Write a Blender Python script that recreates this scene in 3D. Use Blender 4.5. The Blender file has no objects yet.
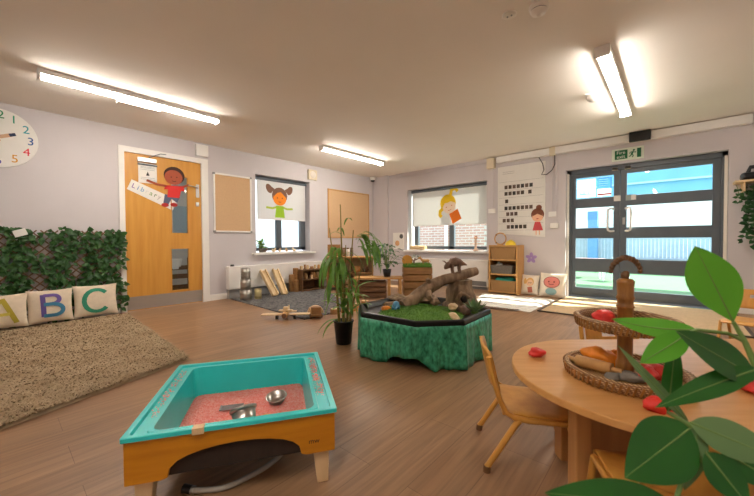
import bpy, bmesh, math, random
from mathutils import Vector, Matrix, noise
S = bpy.context.scene
COL = S.collection
PI = math.pi
RAD = math.radians
Z = Vector((0, 0, 1))

# ------------------------------------------------------------------ materials
def lin(c):
    if isinstance(c, str):
        c = [int(c[i:i+2], 16)/255 for i in (0, 2, 4)]
    return tuple((v/12.92 if v <= .04045 else ((v+.055)/1.055)**2.4) for v in c[:3]) + (1,)

def new_mat(name):
    m = bpy.data.materials.new(name); m.use_nodes = True
    nt = m.node_tree
    return m, nt, nt.nodes['Principled BSDF']

def mat(name, col, rough=.6, metal=0, var=.12, scale=9, bump=0, bscale=60, stretch=(1, 1, 1), col2=None, spec=.5):
    """plain surface with procedural tone variation"""
    m, nt, p = new_mat(name)
    p.inputs['Roughness'].default_value = rough
    p.inputs['Metallic'].default_value = metal
    p.inputs['Specular IOR Level'].default_value = spec
    tc = nt.nodes.new('ShaderNodeTexCoord')
    mp = nt.nodes.new('ShaderNodeMapping'); mp.inputs['Scale'].default_value = stretch
    nt.links.new(tc.outputs['Object'], mp.inputs['Vector'])
    nz = nt.nodes.new('ShaderNodeTexNoise'); nz.inputs['Scale'].default_value = scale; nz.inputs['Detail'].default_value = 4
    nt.links.new(mp.outputs['Vector'], nz.inputs['Vector'])
    mx = nt.nodes.new('ShaderNodeMix'); mx.data_type = 'RGBA'
    c = lin(col)
    if col2: a, b = c, lin(col2)
    else:
        a = tuple(v*(1-var) for v in c[:3])+(1,); b = tuple(min(1, v*(1+var)) for v in c[:3])+(1,)
    mx.inputs[6].default_value = a; mx.inputs[7].default_value = b
    cr = nt.nodes.new('ShaderNodeMapRange'); cr.inputs[1].default_value = .3; cr.inputs[2].default_value = .7
    nt.links.new(nz.outputs['Fac'], cr.inputs[0]); nt.links.new(cr.outputs[0], mx.inputs[0])
    nt.links.new(mx.outputs[2], p.inputs['Base Color'])
    if bump:
        n2 = nt.nodes.new('ShaderNodeTexNoise'); n2.inputs['Scale'].default_value = bscale; n2.inputs['Detail'].default_value = 3
        nt.links.new(mp.outputs['Vector'], n2.inputs['Vector'])
        bp = nt.nodes.new('ShaderNodeBump'); bp.inputs['Strength'].default_value = bump; bp.inputs['Distance'].default_value = .01
        nt.links.new(n2.outputs['Fac'], bp.inputs['Height']); nt.links.new(bp.outputs[0], p.inputs['Normal'])
    return m

def wood(name, c1, c2, rough=.45, grain=(30, 30, 2.5), bump=.05):
    return mat(name, c1, rough, col2=c2, scale=1.6, stretch=grain, bump=bump, bscale=4)

def emit(name, col, s):
    m = bpy.data.materials.new(name); m.use_nodes = True; nt = m.node_tree; nt.nodes.clear()
    e = nt.nodes.new('ShaderNodeEmission'); e.inputs[0].default_value = lin(col); e.inputs[1].default_value = s
    o = nt.nodes.new('ShaderNodeOutputMaterial'); nt.links.new(e.outputs[0], o.inputs[0]); return m

def glass(name, tint='f4fafa', refl=.07):
    m = bpy.data.materials.new(name); m.use_nodes = True; nt = m.node_tree; nt.nodes.clear()
    t = nt.nodes.new('ShaderNodeBsdfTransparent'); t.inputs[0].default_value = lin(tint)
    g = nt.nodes.new('ShaderNodeBsdfGlossy'); g.inputs['Roughness'].default_value = .02
    lw = nt.nodes.new('ShaderNodeLayerWeight'); lw.inputs['Blend'].default_value = .5
    pw = nt.nodes.new('ShaderNodeMath'); pw.operation = 'POWER'; pw.inputs[1].default_value = 5; nt.links.new(lw.outputs['Facing'], pw.inputs[0])
    fr = nt.nodes.new('ShaderNodeMapRange'); fr.inputs[3].default_value = .03; fr.inputs[4].default_value = .8; nt.links.new(pw.outputs[0], fr.inputs[0])
    x = nt.nodes.new('ShaderNodeMixShader'); o = nt.nodes.new('ShaderNodeOutputMaterial')
    nt.links.new(fr.outputs[0], x.inputs[0])
    nt.links.new(t.outputs[0], x.inputs[1]); nt.links.new(g.outputs[0], x.inputs[2]); nt.links.new(x.outputs[0], o.inputs[0])
    return m

def leaf_mat(name, c1, c2, rough=.35, trans=.25, scale=14):
    m = mat(name, c1, rough, col2=c2, scale=scale)
    nt = m.node_tree; p = nt.nodes['Principled BSDF']
    tr = nt.nodes.new('ShaderNodeBsdfTranslucent'); tr.inputs[0].default_value = lin(c2)
    ad = nt.nodes.new('ShaderNodeMixShader'); ad.inputs[0].default_value = trans
    o = nt.nodes['Material Output']
    nt.links.new(p.outputs[0], ad.inputs[1]); nt.links.new(tr.outputs[0], ad.inputs[2]); nt.links.new(ad.outputs[0], o.inputs[0])
    return m

def floor_mat():
    m, nt, p = new_mat('oak_vinyl_planks')
    tc = nt.nodes.new('ShaderNodeTexCoord')
    mp = nt.nodes.new('ShaderNodeMapping'); mp.inputs['Rotation'].default_value = (0, 0, PI/2)
    nt.links.new(tc.outputs['Object'], mp.inputs['Vector'])
    br = nt.nodes.new('ShaderNodeTexBrick')
    br.inputs['Scale'].default_value = 1; br.inputs['Brick Width'].default_value = 1.22; br.inputs['Row Height'].default_value = .18
    br.inputs['Mortar Size'].default_value = .0012; br.inputs['Mortar Smooth'].default_value = .3; br.offset = .37
    br.inputs['Color1'].default_value = lin('9a7757'); br.inputs['Color2'].default_value = lin('8f6c4d'); br.inputs['Mortar'].default_value = lin('6f523a')
    nt.links.new(mp.outputs[0], br.inputs['Vector'])
    m2 = nt.nodes.new('ShaderNodeMapping'); m2.inputs['Scale'].default_value = (28, 1.6, 1)
    nt.links.new(tc.outputs['Object'], m2.inputs['Vector'])
    nz = nt.nodes.new('ShaderNodeTexNoise'); nz.inputs['Scale'].default_value = 1.4; nz.inputs['Detail'].default_value = 7; nz.inputs['Distortion'].default_value = .8
    nt.links.new(m2.outputs[0], nz.inputs['Vector'])
    ov = nt.nodes.new('ShaderNodeMix'); ov.data_type = 'RGBA'; ov.blend_type = 'OVERLAY'; ov.inputs[0].default_value = .55
    nt.links.new(br.outputs['Color'], ov.inputs[6]); nt.links.new(nz.outputs['Fac'], ov.inputs[7])
    nt.links.new(ov.outputs[2], p.inputs['Base Color'])
    p.inputs['Roughness'].default_value = .42
    bp = nt.nodes.new('ShaderNodeBump'); bp.inputs['Strength'].default_value = .08; bp.inputs['Distance'].default_value = .004
    nt.links.new(nz.outputs['Fac'], bp.inputs['Height']); nt.links.new(bp.outputs[0], p.inputs['Normal'])
    return m

def brick_mat(name, c1, c2, mortar, w, h, ms=.012, rough=.9):
    m, nt, p = new_mat(name)
    tc = nt.nodes.new('ShaderNodeTexCoord')
    mp = nt.nodes.new('ShaderNodeMapping'); mp.inputs['Rotation'].default_value = (PI/2, 0, 0)
    nt.links.new(tc.outputs['Object'], mp.inputs['Vector'])
    br = nt.nodes.new('ShaderNodeTexBrick'); br.inputs['Scale'].default_value = 1
    br.inputs['Brick Width'].default_value = w; br.inputs['Row Height'].default_value = h; br.inputs['Mortar Size'].default_value = ms
    br.inputs['Color1'].default_value = lin(c1); br.inputs['Color2'].default_value = lin(c2); br.inputs['Mortar'].default_value = lin(mortar)
    nt.links.new(mp.outputs[0], br.inputs['Vector']); nt.links.new(br.outputs[0], p.inputs['Base Color'])
    p.inputs['Roughness'].default_value = rough
    return m

def speckle(name, c1, c2, scale, rough=.95, bump=.6):
    m, nt, p = new_mat(name)
    tc = nt.nodes.new('ShaderNodeTexCoord')
    v = nt.nodes.new('ShaderNodeTexVoronoi'); v.inputs['Scale'].default_value = scale
    nt.links.new(tc.outputs['Object'], v.inputs['Vector'])
    bw = nt.nodes.new('ShaderNodeRGBToBW'); nt.links.new(v.outputs['Color'], bw.inputs[0])
    mx = nt.nodes.new('ShaderNodeMix'); mx.data_type = 'RGBA'; mx.inputs[6].default_value = lin(c1); mx.inputs[7].default_value = lin(c2)
    nt.links.new(bw.outputs[0], mx.inputs[0]); nt.links.new(mx.outputs[2], p.inputs['Base Color'])
    p.inputs['Roughness'].default_value = rough
    bp = nt.nodes.new('ShaderNodeBump'); bp.inputs['Strength'].default_value = bump; bp.inputs['Distance'].default_value = .01
    nt.links.new(v.outputs['Distance'], bp.inputs['Height']); nt.links.new(bp.outputs[0], p.inputs['Normal'])
    return m

def weave(name, c1, c2, sx=60, rough=.7):
    m, nt, p = new_mat(name)
    tc = nt.nodes.new('ShaderNodeTexCoord')
    w1 = nt.nodes.new('ShaderNodeTexWave'); w1.wave_type = 'BANDS'; w1.bands_direction = 'DIAGONAL'
    w1.inputs['Scale'].default_value = sx; w1.inputs['Distortion'].default_value = 1.5; w1.inputs['Detail'].default_value = 1
    w2 = nt.nodes.new('ShaderNodeTexWave'); w2.bands_direction = 'Z'; w2.inputs['Scale'].default_value = sx*1.2; w2.inputs['Distortion'].default_value = 1
    for w in (w1, w2): nt.links.new(tc.outputs['Object'], w.inputs['Vector'])
    mu = nt.nodes.new('ShaderNodeMath'); mu.operation = 'MULTIPLY'
    nt.links.new(w1.outputs['Fac'], mu.inputs[0]); nt.links.new(w2.outputs['Fac'], mu.inputs[1])
    mx = nt.nodes.new('ShaderNodeMix'); mx.data_type = 'RGBA'; mx.inputs[6].default_value = lin(c1); mx.inputs[7].default_value = lin(c2)
    nt.links.new(mu.outputs[0], mx.inputs[0]); nt.links.new(mx.outputs[2], p.inputs['Base Color'])
    bp = nt.nodes.new('ShaderNodeBump'); bp.inputs['Strength'].default_value = .6; bp.inputs['Distance'].default_value = .004
    nt.links.new(mu.outputs[0], bp.inputs['Height']); nt.links.new(bp.outputs[0], p.inputs['Normal'])
    p.inputs['Roughness'].default_value = rough
    return m

M = {}
M['floor'] = floor_mat()
M['wall'] = mat('lilac_grey_paint', 'ccc6c8', .8, var=.02, scale=3)
M['ceiling'] = mat('ceiling_paint', 'f0e9e0', .85, var=.015, scale=2)
M['white'] = mat('white_gloss_paint', 'ece9e4', .4, var=.02)
M['offwhite'] = mat('off_white_plastic', 'e4ddd2', .45, var=.02)
M['cream'] = mat('cream_plastic', 'ddd0b4', .5, var=.03)
M['paper'] = mat('white_paper', 'f1eee8', .8, var=.02)
M['black'] = mat('black_plastic', '17171a', .35, var=.1)
M['satin_black'] = mat('satin_black_plastic_tray', '141619', .3, var=.1)
M['darkgrey'] = mat('dark_grey_aluminium', '585f66', .4, var=.06)
M['grey'] = mat('grey_plastic', '8d8d8d', .5, var=.05)
M['steel'] = mat('brushed_steel', 'b9b6b1', .3, 1, var=.08, stretch=(1, 30, 1))
M['kick'] = mat('brushed_kick_plate', 'b3aca4', .45, .8, var=.05, stretch=(1, 1, 40))
M['tin'] = mat('galvanised_tin', 'a8a49c', .35, .9, var=.15, scale=14)
M['doorwood'] = wood('honey_door_veneer', 'd69c45', 'c98c38', .4, (14, 14, 1.2))
M['beech'] = wood('beech_laminate', 'dba565', 'cf9654', .32, (3, 22, 22))
M['beechleg'] = wood('beech_panel', 'c7935a', 'b8834c', .4, (22, 22, 2))
M['chairwood'] = wood('golden_bent_ply', 'd9a04c', 'cb8f3f', .32, (20, 20, 2))
M['yellowwood'] = wood('amber_stained_ply', 'c98618', 'b87410', .4, (3, 25, 25))
M['palewood'] = wood('pale_birch', 'e2c79c', 'd5b587', .5, (16, 16, 2))
M['pine'] = wood('pine_board', 'd0a062', 'bf8c50', .5, (14, 14, 2))
M['crate'] = wood('weathered_crate_wood', 'a97c4a', '8a6238', .65, (3, 18, 18))
M['darkwood'] = wood('dark_stained_wood', '7d5836', '62432a', .6, (3, 18, 18))
M['shadewood'] = wood('painted_shade_board', '2f2219', '241a13', .7)  # near-black tone standing in for the shade under the sand table basin
M['logwood'] = mat('weathered_driftwood', 'a88d70', .85, col2='6f5843', scale=2.5, stretch=(8, 8, 2), bump=.7, bscale=7)
M['bark'] = mat('tree_bark', '9c8265', .9, col2='5d4936', scale=3, stretch=(9, 9, 2), bump=.9, bscale=6)
M['cork'] = mat('buff_felt_board', 'd2ae86', .95, var=.05, scale=60)
M['teal'] = mat('teal_plastic', '2ecac8', .3, var=.04)
M['rice'] = speckle('pink_coloured_rice', 'f2746c', 'fbb6aa', 150)
M['rug'] = mat('beige_shag', 'bea888', .95, col2='aa9272', scale=7)
M['matgrey'] = speckle('grey_speckled_carpet', '26262a', '82807e', 38)
M['rugwhite'] = mat('cream_fluffy_rug', 'e9e3d8', .95, var=.05, scale=20, bump=.8, bscale=60)
M['coir'] = mat('pale_coir_mat', 'd3b48a', .9, var=.08, scale=40, bump=.3, bscale=120)
M['trimdark'] = mat('dark_floor_trim', '4a3a2c', .5)
M['cushion'] = mat('natural_canvas', 'd9c9b2', .9, var=.05, scale=30, bump=.2, bscale=150)
M['cushionwhite'] = mat('cream_canvas', 'e8ddcb', .9, var=.04, scale=30, bump=.2, bscale=150)
M['blind'] = mat('white_blind_fabric', 'e6e3e0', .8, var=.02, scale=50)
M['hedge'] = leaf_mat('ivy_leaf', '1f4420', '3d6b2e', .5, .2, 20)
M['plant'] = leaf_mat('palm_leaf', '3c7230', '80ad48', .4, .3, 12)
M['darkplant'] = leaf_mat('dark_foliage', '23452a', '3d6a38', .4, .2)
M['bigleaf'] = leaf_mat('glossy_leaf', '174b1b', '306f26', .28, .25, 5)
M['lightleaf'] = leaf_mat('young_leaf', '4d9a2e', '6db93c', .3, .4, 5)
M['greyleaf'] = leaf_mat('dull_green_leaf', '5a7a4c', '6f8c58', .4, .2, 5)
M['stem'] = mat('green_stem', '6d8a45', .5, var=.1)
M['cane'] = mat('bamboo_cane', '8a7a3c', .5, var=.15, stretch=(1, 1, 12))
M['turf'] = speckle('green_artificial_turf', '4f7a2a', '6f9a3d', 260, .95)
M['cloth'] = mat('emerald_satin_painted_sheen', '086446', .3, col2='4fbb92', scale=42, stretch=(1, 1, .6), bump=.45, bscale=45)  # lighter second green paints in the highlights on the crinkles
M['wicker'] = weave('wicker_weave', '8e6236', 'd6ad70', 55)
M['rattan'] = weave('rattan_band', '8a6340', 'd8b482', 45)
M['greywicker'] = weave('grey_wicker', '5b5148', '8c8276', 45)
M['bamboo'] = mat('varnished_bamboo', 'b07a3a', .35, col2='7d4f22', scale=4, stretch=(14, 14, 2))
M['red'] = mat('red_dough', 'e2382f', .5, var=.08, scale=25, bump=.3, bscale=30)
M['orange'] = mat('orange_dough', 'ee9022', .5, var=.08, scale=25, bump=.2)
M['yellow'] = mat('yellow_paint', 'e8c92a', .5)
M['stone'] = mat('grey_stone', '7d766c', .8, var=.25, scale=10, bump=.4)
M['blue'] = mat('blue_plastic', '3e7fa0', .5)
M['brown'] = mat('brown_resin', '7d6250', .6, var=.25, scale=30, bump=.5, bscale=50)
M['turquoise'] = mat('turquoise_cloth', '2fa08c', .8, var=.1)
M['clear'] = glass('clear_glass')
M['hose'] = mat('clear_grey_hose', 'a39c90', .25)
M['clearplastic'] = mat('clear_plastic_cover', 'dedad2', .15, var=.02)
M['lamp'] = emit('led_diffuser', 'fff6ea', 27)
M['outwhite'] = mat('white_fence_panel', 'eef0f2', .7, var=.02)
M['outblue'] = mat('pale_blue_fence', 'adc0ce', .8, var=.06, scale=5)
M['skyblue'] = mat('sky_blue_canopy', '6fb2dc', .6, var=.08, scale=2)
M['outturf'] = mat('bright_artificial_lawn', '5f8560', .95, var=.08, scale=60)
M['brick'] = brick_mat('pale_red_brick', 'c49a90', 'b98c84', 'cfc4bf', .225, .075)
M['render'] = mat('white_render', 'd8dade', .9, var=.03)
for k_, a_ in (('blind', .35), ('paper', .15)):
    nt_ = M[k_].node_tree; tr_ = nt_.nodes.new('ShaderNodeBsdfTranslucent'); tr_.inputs[0].default_value = (.85, .84, .82, 1)
    mx_ = nt_.nodes.new('ShaderNodeMixShader'); mx_.inputs[0].default_value = a_
    nt_.links.new(nt_.nodes['Principled BSDF'].outputs[0], mx_.inputs[1]); nt_.links.new(tr_.outputs[0], mx_.inputs[2]); nt_.links.new(mx_.outputs[0], nt_.nodes['Material Output'].inputs[0])
M['sheetlit'] = leaf_mat('backlit_sheet', 'e5eef4', 'f4f9fc', .7, .7)
M['bluelit'] = leaf_mat('backlit_blue_panel', '4a86d8', '5f9ce4', .7, .85)
M['shapelit'] = leaf_mat('backlit_blue_print', '9cc8ea', 'b4dcf4', .7, .85)
def pc(h, rough=.8): 
    k = 'print_'+h
    if k not in M: M[k] = mat(k, h, rough, var=.03, scale=30)
    return M[k]

# ------------------------------------------------------------------ mesh builder
def frame_from(z, up=Z):
    z = Vector(z).normalized(); x = Vector(up).cross(z)
    if x.length < 1e-5: x = Vector((1, 0, 0)).cross(z)
    if x.length < 1e-5: x = Vector((0, 1, 0)).cross(z)
    x.normalize(); y = z.cross(x)
    return x, y, z

class MB:
    def __init__(s): s.bm = bmesh.new(); s.M = Matrix.Identity(4); s.mi = 0
    def at(s, loc=(0, 0, 0), rz=0, rx=0, ry=0):
        s.M = Matrix.Translation(loc) @ Matrix.Rotation(rz, 4, 'Z') @ Matrix.Rotation(ry, 4, 'Y') @ Matrix.Rotation(rx, 4, 'X'); return s
    def add(s, vs, fs, smooth=False):
        v = [s.bm.verts.new(s.M @ Vector(p)) for p in vs]
        for f in fs:
            try: q = s.bm.faces.new([v[i] for i in f])
            except ValueError: continue
            q.material_index = s.mi; q.smooth = smooth
        return v
    def box(s, c, d):
        x, y, z = (k/2 for k in d)
        vs = [(c[0]+a*x, c[1]+b*y, c[2]+e*z) for a in (-1, 1) for b in (-1, 1) for e in (-1, 1)]
        s.add(vs, [(0, 1, 3, 2), (4, 6, 7, 5), (0, 4, 5, 1), (2, 3, 7, 6), (0, 2, 6, 4), (1, 5, 7, 3)]); return s
    def bb(s, lo, hi):
        return s.box([(a+b)/2 for a, b in zip(lo, hi)], [b-a for a, b in zip(lo, hi)])
    def flat(s):
        bmesh.ops.remove_doubles(s.bm, verts=s.bm.verts, dist=1e-5); bmesh.ops.dissolve_degenerate(s.bm, edges=s.bm.edges, dist=1e-6)
        seen = set()
        for f in list(s.bm.faces):
            k = tuple(sorted(v.index for v in f.verts)) if False else tuple(sorted(tuple(round(c, 5) for c in v.co) for v in f.verts))
            if len(k) < 3 or f.calc_area() < 1e-9 or k in seen: s.bm.faces.remove(f)
            else: seen.add(k)
        return s
    def beam(s, p0, p1, w, t, up=Z):
        p0, p1 = Vector(p0), Vector(p1); x, y, z = frame_from(p1-p0, up)
        vs = []
        for p in (p0, p1):
            for a, b in ((-1, -1), (1, -1), (1, 1), (-1, 1)): vs.append(p+x*(a*w/2)+y*(b*t/2))
        s.add(vs, [(3, 2, 1, 0), (4, 5, 6, 7)]+[(i, (i+1) % 4, 4+(i+1) % 4, 4+i) for i in range(4)]); return s
    def tube(s, pts, r, n=10, cap=True, flat=1.0):
        pts = [Vector(p) for p in pts]; k = len(pts)
        rs = r if isinstance(r, (list, tuple)) else [r]*k
        vs = []; px = None
        for i, p in enumerate(pts):
            d = pts[min(i+1, k-1)]-pts[max(i-1, 0)]
            if px is None: x, y, z = frame_from(d)
            else:
                z = d.normalized(); x = px-z*px.dot(z); x.normalize(); y = z.cross(x)
            px = x
            for j in range(n):
                a = 2*PI*j/n; vs.append(p+x*(math.cos(a)*rs[i])+y*(math.sin(a)*rs[i]*flat))
        fs = [(i*n+j, i*n+(j+1) % n, (i+1)*n+(j+1) % n, (i+1)*n+j) for i in range(k-1) for j in range(n)]
        s.add(vs, fs, True)
        if cap:
            s.add(vs[:n], [tuple(range(n-1, -1, -1))]); s.add(vs[-n:], [tuple(range(n))])
        return s
    def cyl(s, p0, p1, r, r1=None, n=16): return s.tube([p0, p1], [r, r if r1 is None else r1], n)
    def lathe(s, prof, n=28, o=(0, 0, 0), closed=False):
        o = Vector(o); vs = []; k = len(prof)
        for r, z in prof:
            for j in range(n):
                a = 2*PI*j/n; vs.append(o+Vector((r*math.cos(a), r*math.sin(a), z)))
        rng = range(k) if closed else range(k-1)
        fs = [(i*n+j, i*n+(j+1) % n, ((i+1) % k)*n+(j+1) % n, ((i+1) % k)*n+j) for i in rng for j in range(n)]
        s.add(vs, fs, True); return s
    def prism(s, poly, depth, P=None):
        """poly in local xy extruded along +z by depth, mapped by matrix P"""
        P = P or Matrix.Identity(4); n = len(poly)
        vs = [P @ Vector((a, b, 0)) for a, b in poly]+[P @ Vector((a, b, depth)) for a, b in poly]
        s.add(vs, [tuple(range(n-1, -1, -1)), tuple(range(n, 2*n))]+[(i, (i+1) % n, n+(i+1) % n, n+i) for i in range(n)]); return s
    def ball(s, c, r, n=14, m=9, rough=0, seed=0):
        c = Vector(c); r = Vector(r) if hasattr(r, '__len__') else Vector((r, r, r)); vs = []
        for i in range(m+1):
            t = PI*i/m
            for j in range(n):
                a = 2*PI*j/n
                d = Vector((math.sin(t)*math.cos(a), math.sin(t)*math.sin(a), math.cos(t)))
                k = 1+rough*noise.noise(d*1.7+Vector((seed*3.1, seed*1.7, seed)))
                vs.append(c+Vector((d.x*r.x, d.y*r.y, d.z*r.z))*k)
        s.add(vs, [(i*n+j, (i+1)*n+j, (i+1)*n+(j+1) % n, i*n+(j+1) % n) for i in range(m) for j in range(n)], True); return s
    def grid(s, f, nu, nv, smooth=True, wrap=False):
        vs = [f(i/nu, j/nv) for i in range(nu+1) for j in range(nv+1)]
        s.add(vs, [(i*(nv+1)+j, (i+1)*(nv+1)+j, (i+1)*(nv+1)+j+1, i*(nv+1)+j+1) for i in range(nu) for j in range(nv)], smooth); return s
    def leaf(s, a, b, w, nrm=Z, droop=0, nu=7, fold=.15, shape=.8):
        a, b = Vector(a), Vector(b); d = b-a; L = d.length; dn = d.normalized()
        side = dn.cross(Vector(nrm))
        if side.length < 1e-4: side = dn.cross(Vector((1, .3, .2)))
        side.normalize(); up = side.cross(dn)
        def f(u, v):
            v = v*2-1; wd = w/2*(math.sin(PI*min(1, u**shape)))**.85 if 0 < u < 1 else 0.0004
            return a+d*u+side*(v*wd)+up*(abs(v)*wd*fold*2)-up*(0)+Vector((0, 0, -droop*L*u*u))+up*(droop*.5*L*math.sin(PI*u))
        return s.grid(f, nu, 4)
    def text(s, body, size, P, depth=.001, align='CENTER'):
        cu = bpy.data.curves.new('t', 'FONT'); cu.body = body; cu.size = size; cu.align_x = align; cu.align_y = 'CENTER'; cu.extrude = depth/2; cu.resolution_u = 3
        o = bpy.data.objects.new('t', cu); COL.objects.link(o)
        dg = bpy.context.evaluated_depsgraph_get(); dg.update()
        me = bpy.data.meshes.new_from_object(o.evaluated_get(dg))
        s.add([P @ v.co for v in me.vertices], [tuple(p.vertices) for p in me.polygons])
        bpy.data.objects.remove(o); bpy.data.curves.remove(cu); bpy.data.meshes.remove(me); return s
    def build(s, name, mats, parent=None, bevel=0, sub=0, stuff=False, recalc=True):
        if recalc: bmesh.ops.recalc_face_normals(s.bm, faces=s.bm.faces)
        me = bpy.data.meshes.new(name); s.bm.to_mesh(me); s.bm.free()
        for m in (mats if isinstance(mats, (list, tuple)) else [mats]): me.materials.append(M[m] if isinstance(m, str) else m)
        o = bpy.data.objects.new(name, me); COL.objects.link(o)
        if parent: o.parent = parent
        if bevel:
            b = o.modifiers.new('bevel', 'BEVEL'); b.width = bevel; b.segments = 2; b.limit_method = 'ANGLE'; b.angle_limit = .6
        if sub:
            u = o.modifiers.new('sub', 'SUBSURF'); u.levels = sub; u.render_levels = sub
        if stuff: o['kind'] = 'stuff'
        return o

def tag(o, label, cat, group=None, stuff=False):
    o['label'] = label; o['category'] = cat
    if group: o['group'] = group
    if stuff: o['kind'] = 'stuff'
    return o
def thing(name, label, cat, loc=(0, 0, 0), rz=0, group=None, rx=0, ry=0):
    o = bpy.data.objects.new(name, None); COL.objects.link(o); o.empty_display_size = .05
    o.location = loc; o.rotation_euler = (rx, ry, rz)
    return tag(o, label, cat, group)
def struct(o): o['kind'] = 'structure'; return o
def sroot(name, loc=(0, 0, 0)):
    o = bpy.data.objects.new(name, None); COL.objects.link(o); o.location = loc; o.empty_display_size = .05; return struct(o)
def dup(root, loc, rz=None, label=None, group=None):
    r = root.copy(); COL.objects.link(r); r.location = loc
    if rz is not None: r.rotation_euler = (0, 0, rz)
    if label: r['label'] = label
    if group: r['group'] = group
    for ch in list(root.children):
        c = ch.copy(); COL.objects.link(c); c.parent = r
        for g in list(ch.children):
            d = g.copy(); COL.objects.link(d); d.parent = c
    return r

# wall-plane matrices: local x runs along the wall, local y up, local z out into the room
def PL(y, z, off=0):   # left wall x=0, facing +x ; local x = +y
    return Matrix(((0, 0, 1, off), (1, 0, 0, y), (0, 1, 0, z), (0, 0, 0, 1)))
def PB(x, z, off=0):   # back wall y=0, facing -y ; local x = +x
    return Matrix(((1, 0, 0, x), (0, 0, -1, -off), (0, 1, 0, z), (0, 0, 0, 1)))
def disc(r, n=28, c=(0, 0), sx=1, sy=1, rot=0, a0=0, a1=2*PI):
    full = abs(a1-a0-2*PI) < 1e-6; k = n if full else n+1
    out = []
    for i in range(k):
        a = a0+(a1-a0)*i/n; x, y = r*sx*math.cos(a), r*sy*math.sin(a)
        out.append((c[0]+x*math.cos(rot)-y*math.sin(rot), c[1]+x*math.sin(rot)+y*math.cos(rot)))
    return out
def stroke(pts, w):
    """outline polygon of a thick polyline"""
    L, R = [], []
    for i, p in enumerate(pts):
        a = Vector(pts[max(i-1, 0)]); b = Vector(pts[min(i+1, len(pts)-1)]); d = (b-a).normalized(); n = Vector((-d.y, d.x))*(w/2)
        L.append(tuple(Vector(p)+n)); R.append(tuple(Vector(p)-n))
    return L+R[::-1]

# ------------------------------------------------------------------ the room
H = 2.33; X1 = 6.7; Y0 = -7.6
def wall_with_holes(name, axis, lo, hi, holes, t):
    """axis 'x': wall x in [-t,0], runs along y ; axis 'y': wall y in [0,t], runs along x"""
    us = sorted({lo, hi}|{h[0] for h in holes}|{h[1] for h in holes}); zs = sorted({0, H}|{h[2] for h in holes}|{h[3] for h in holes})
    b = MB()
    for i in range(len(us)-1):
        for j in range(len(zs)-1):
            u, z = (us[i]+us[i+1])/2, (zs[j]+zs[j+1])/2
            if any(h[0] < u < h[1] and h[2] < z < h[3] for h in holes): continue
            if axis == 'x': b.bb((-t, us[i], zs[j]), (0, us[i+1], zs[j+1]))
            else: b.bb((us[i], 0, zs[j]), (us[i+1], t, zs[j+1]))
    return struct(b.build(name, 'wall'))
DL = (-4.745, -3.815, 0, 2.035); W1 = (-2.96, -1.85, .69, 2.01)
W2 = (.95, 2.70, .68, 1.96); DF = (3.96, 5.71, 0, 1.96)
wall_with_holes('wall_left', 'x', Y0, .25, [DL, W1], .25)
wall_with_holes('wall_back', 'y', 0, X1+.1, [W2, DF], .25)
struct(MB().bb((X1, Y0, 0), (X1+.1, 0, H)).build('wall_right', 'wall'))
struct(MB().bb((0, Y0-.1, 0), (X1, Y0, H)).build('wall_front', 'wall'))
struct(MB().bb((0, Y0, -.06), (X1, 0, 0)).build('floor', 'floor'))
struct(MB().bb((-.25, Y0-.1, H), (X1+.1, .25, H+.08)).build('ceiling', 'ceiling'))
struct(MB().bb((0, -.05, 0), (.44, 0, H)).build('trim_1', 'wall'))            # boxed-in pipe in the corner
struct(MB().bb((.66, -.035, 2.262), (2.72, 0, H)).build('trim_2', 'wall'))    # strip built in for a grey shade gradient above the window
for nm, lo, hi in (('baseboard_left', (0, Y0, 0), (.018, -4.815, .09)), ('baseboard_corner', (0, -3.735, 0), (.018, -.05, .09)),
                   ('baseboard_back', (.44, -.018, 0), (3.9, 0, .09)), ('baseboard_right', (5.79, -.018, 0), (X1, 0, .09))):
    struct(MB().bb(lo, hi).build(nm, 'white', bevel=.004))

# ---- hallway behind the inner door
struct(MB().bb((-2.2, -5.6, -.05), (-.25, -3.0, 0)).build('floor_hallway', 'floor'))
struct(MB().bb((-2.3, -5.6, 0), (-2.2, -3.0, H)).build('wall_hallway', 'render'))
struct(MB().bb((-2.2, -3.0, 0), (-.25, -2.98, H)).build('wall_hallway_side', 'wall'))
struct(MB().bb((-2.2, -5.62, 0), (-.25, -5.6, H)).build('wall_hallway_end', 'wall'))
struct(MB().bb((-2.2, -5.6, H), (-.25, -3.0, H+.05)).build('ceiling_hallway', 'ceiling'))
t = thing('hallway_light', 'flat square ceiling light in the hallway', 'ceiling light', (-1.2, -4.2, H)); MB().bb((-.3, -.3, -.03), (.3, .3, 0)).build('casing', 'white', t); MB().bb((-.28, -.28, -.034), (.28, .28, -.03)).build('panel_diffuser', emit('hall_led', 'fff4e2', 4), t)
t = thing('hallway_cot', 'brown slatted wooden stand in the hallway behind the lower door pane', 'stand', (-.85, -3.95, 0))
for y in (-.3, .3):
    for x in (-.15, .15): MB().bb((x-.02, y-.02, 0), (x+.02, y+.02, .62)).build('corner_post', 'darkwood', t, .003)
b = MB()
for z in (.12, .3, .44): b.bb((-.15, -.3, z), (-.13, .3, z+.05)); b.bb((.13, -.3, z), (.15, .3, z+.05))
b.bb((-.15, -.3, .1), (.15, .3, .12)); b.build('slats', 'darkwood', t)
o = MB().lathe([(.0, .0), (.09, 0), (.12, .16), (.115, .16), (.085, .01), (0, .01)], 20).build('hallway_bowl', 'outwhite'); o.location = (-.78, -3.95, .44)
o.location.z = .445
tag(o, 'white basin on the slatted stand in the hallway', 'basin')
MB().bb((-.15, -.3, .44), (.15, .3, .45)).build('top_board', 'darkwood', t); o.location.z = .452
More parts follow.
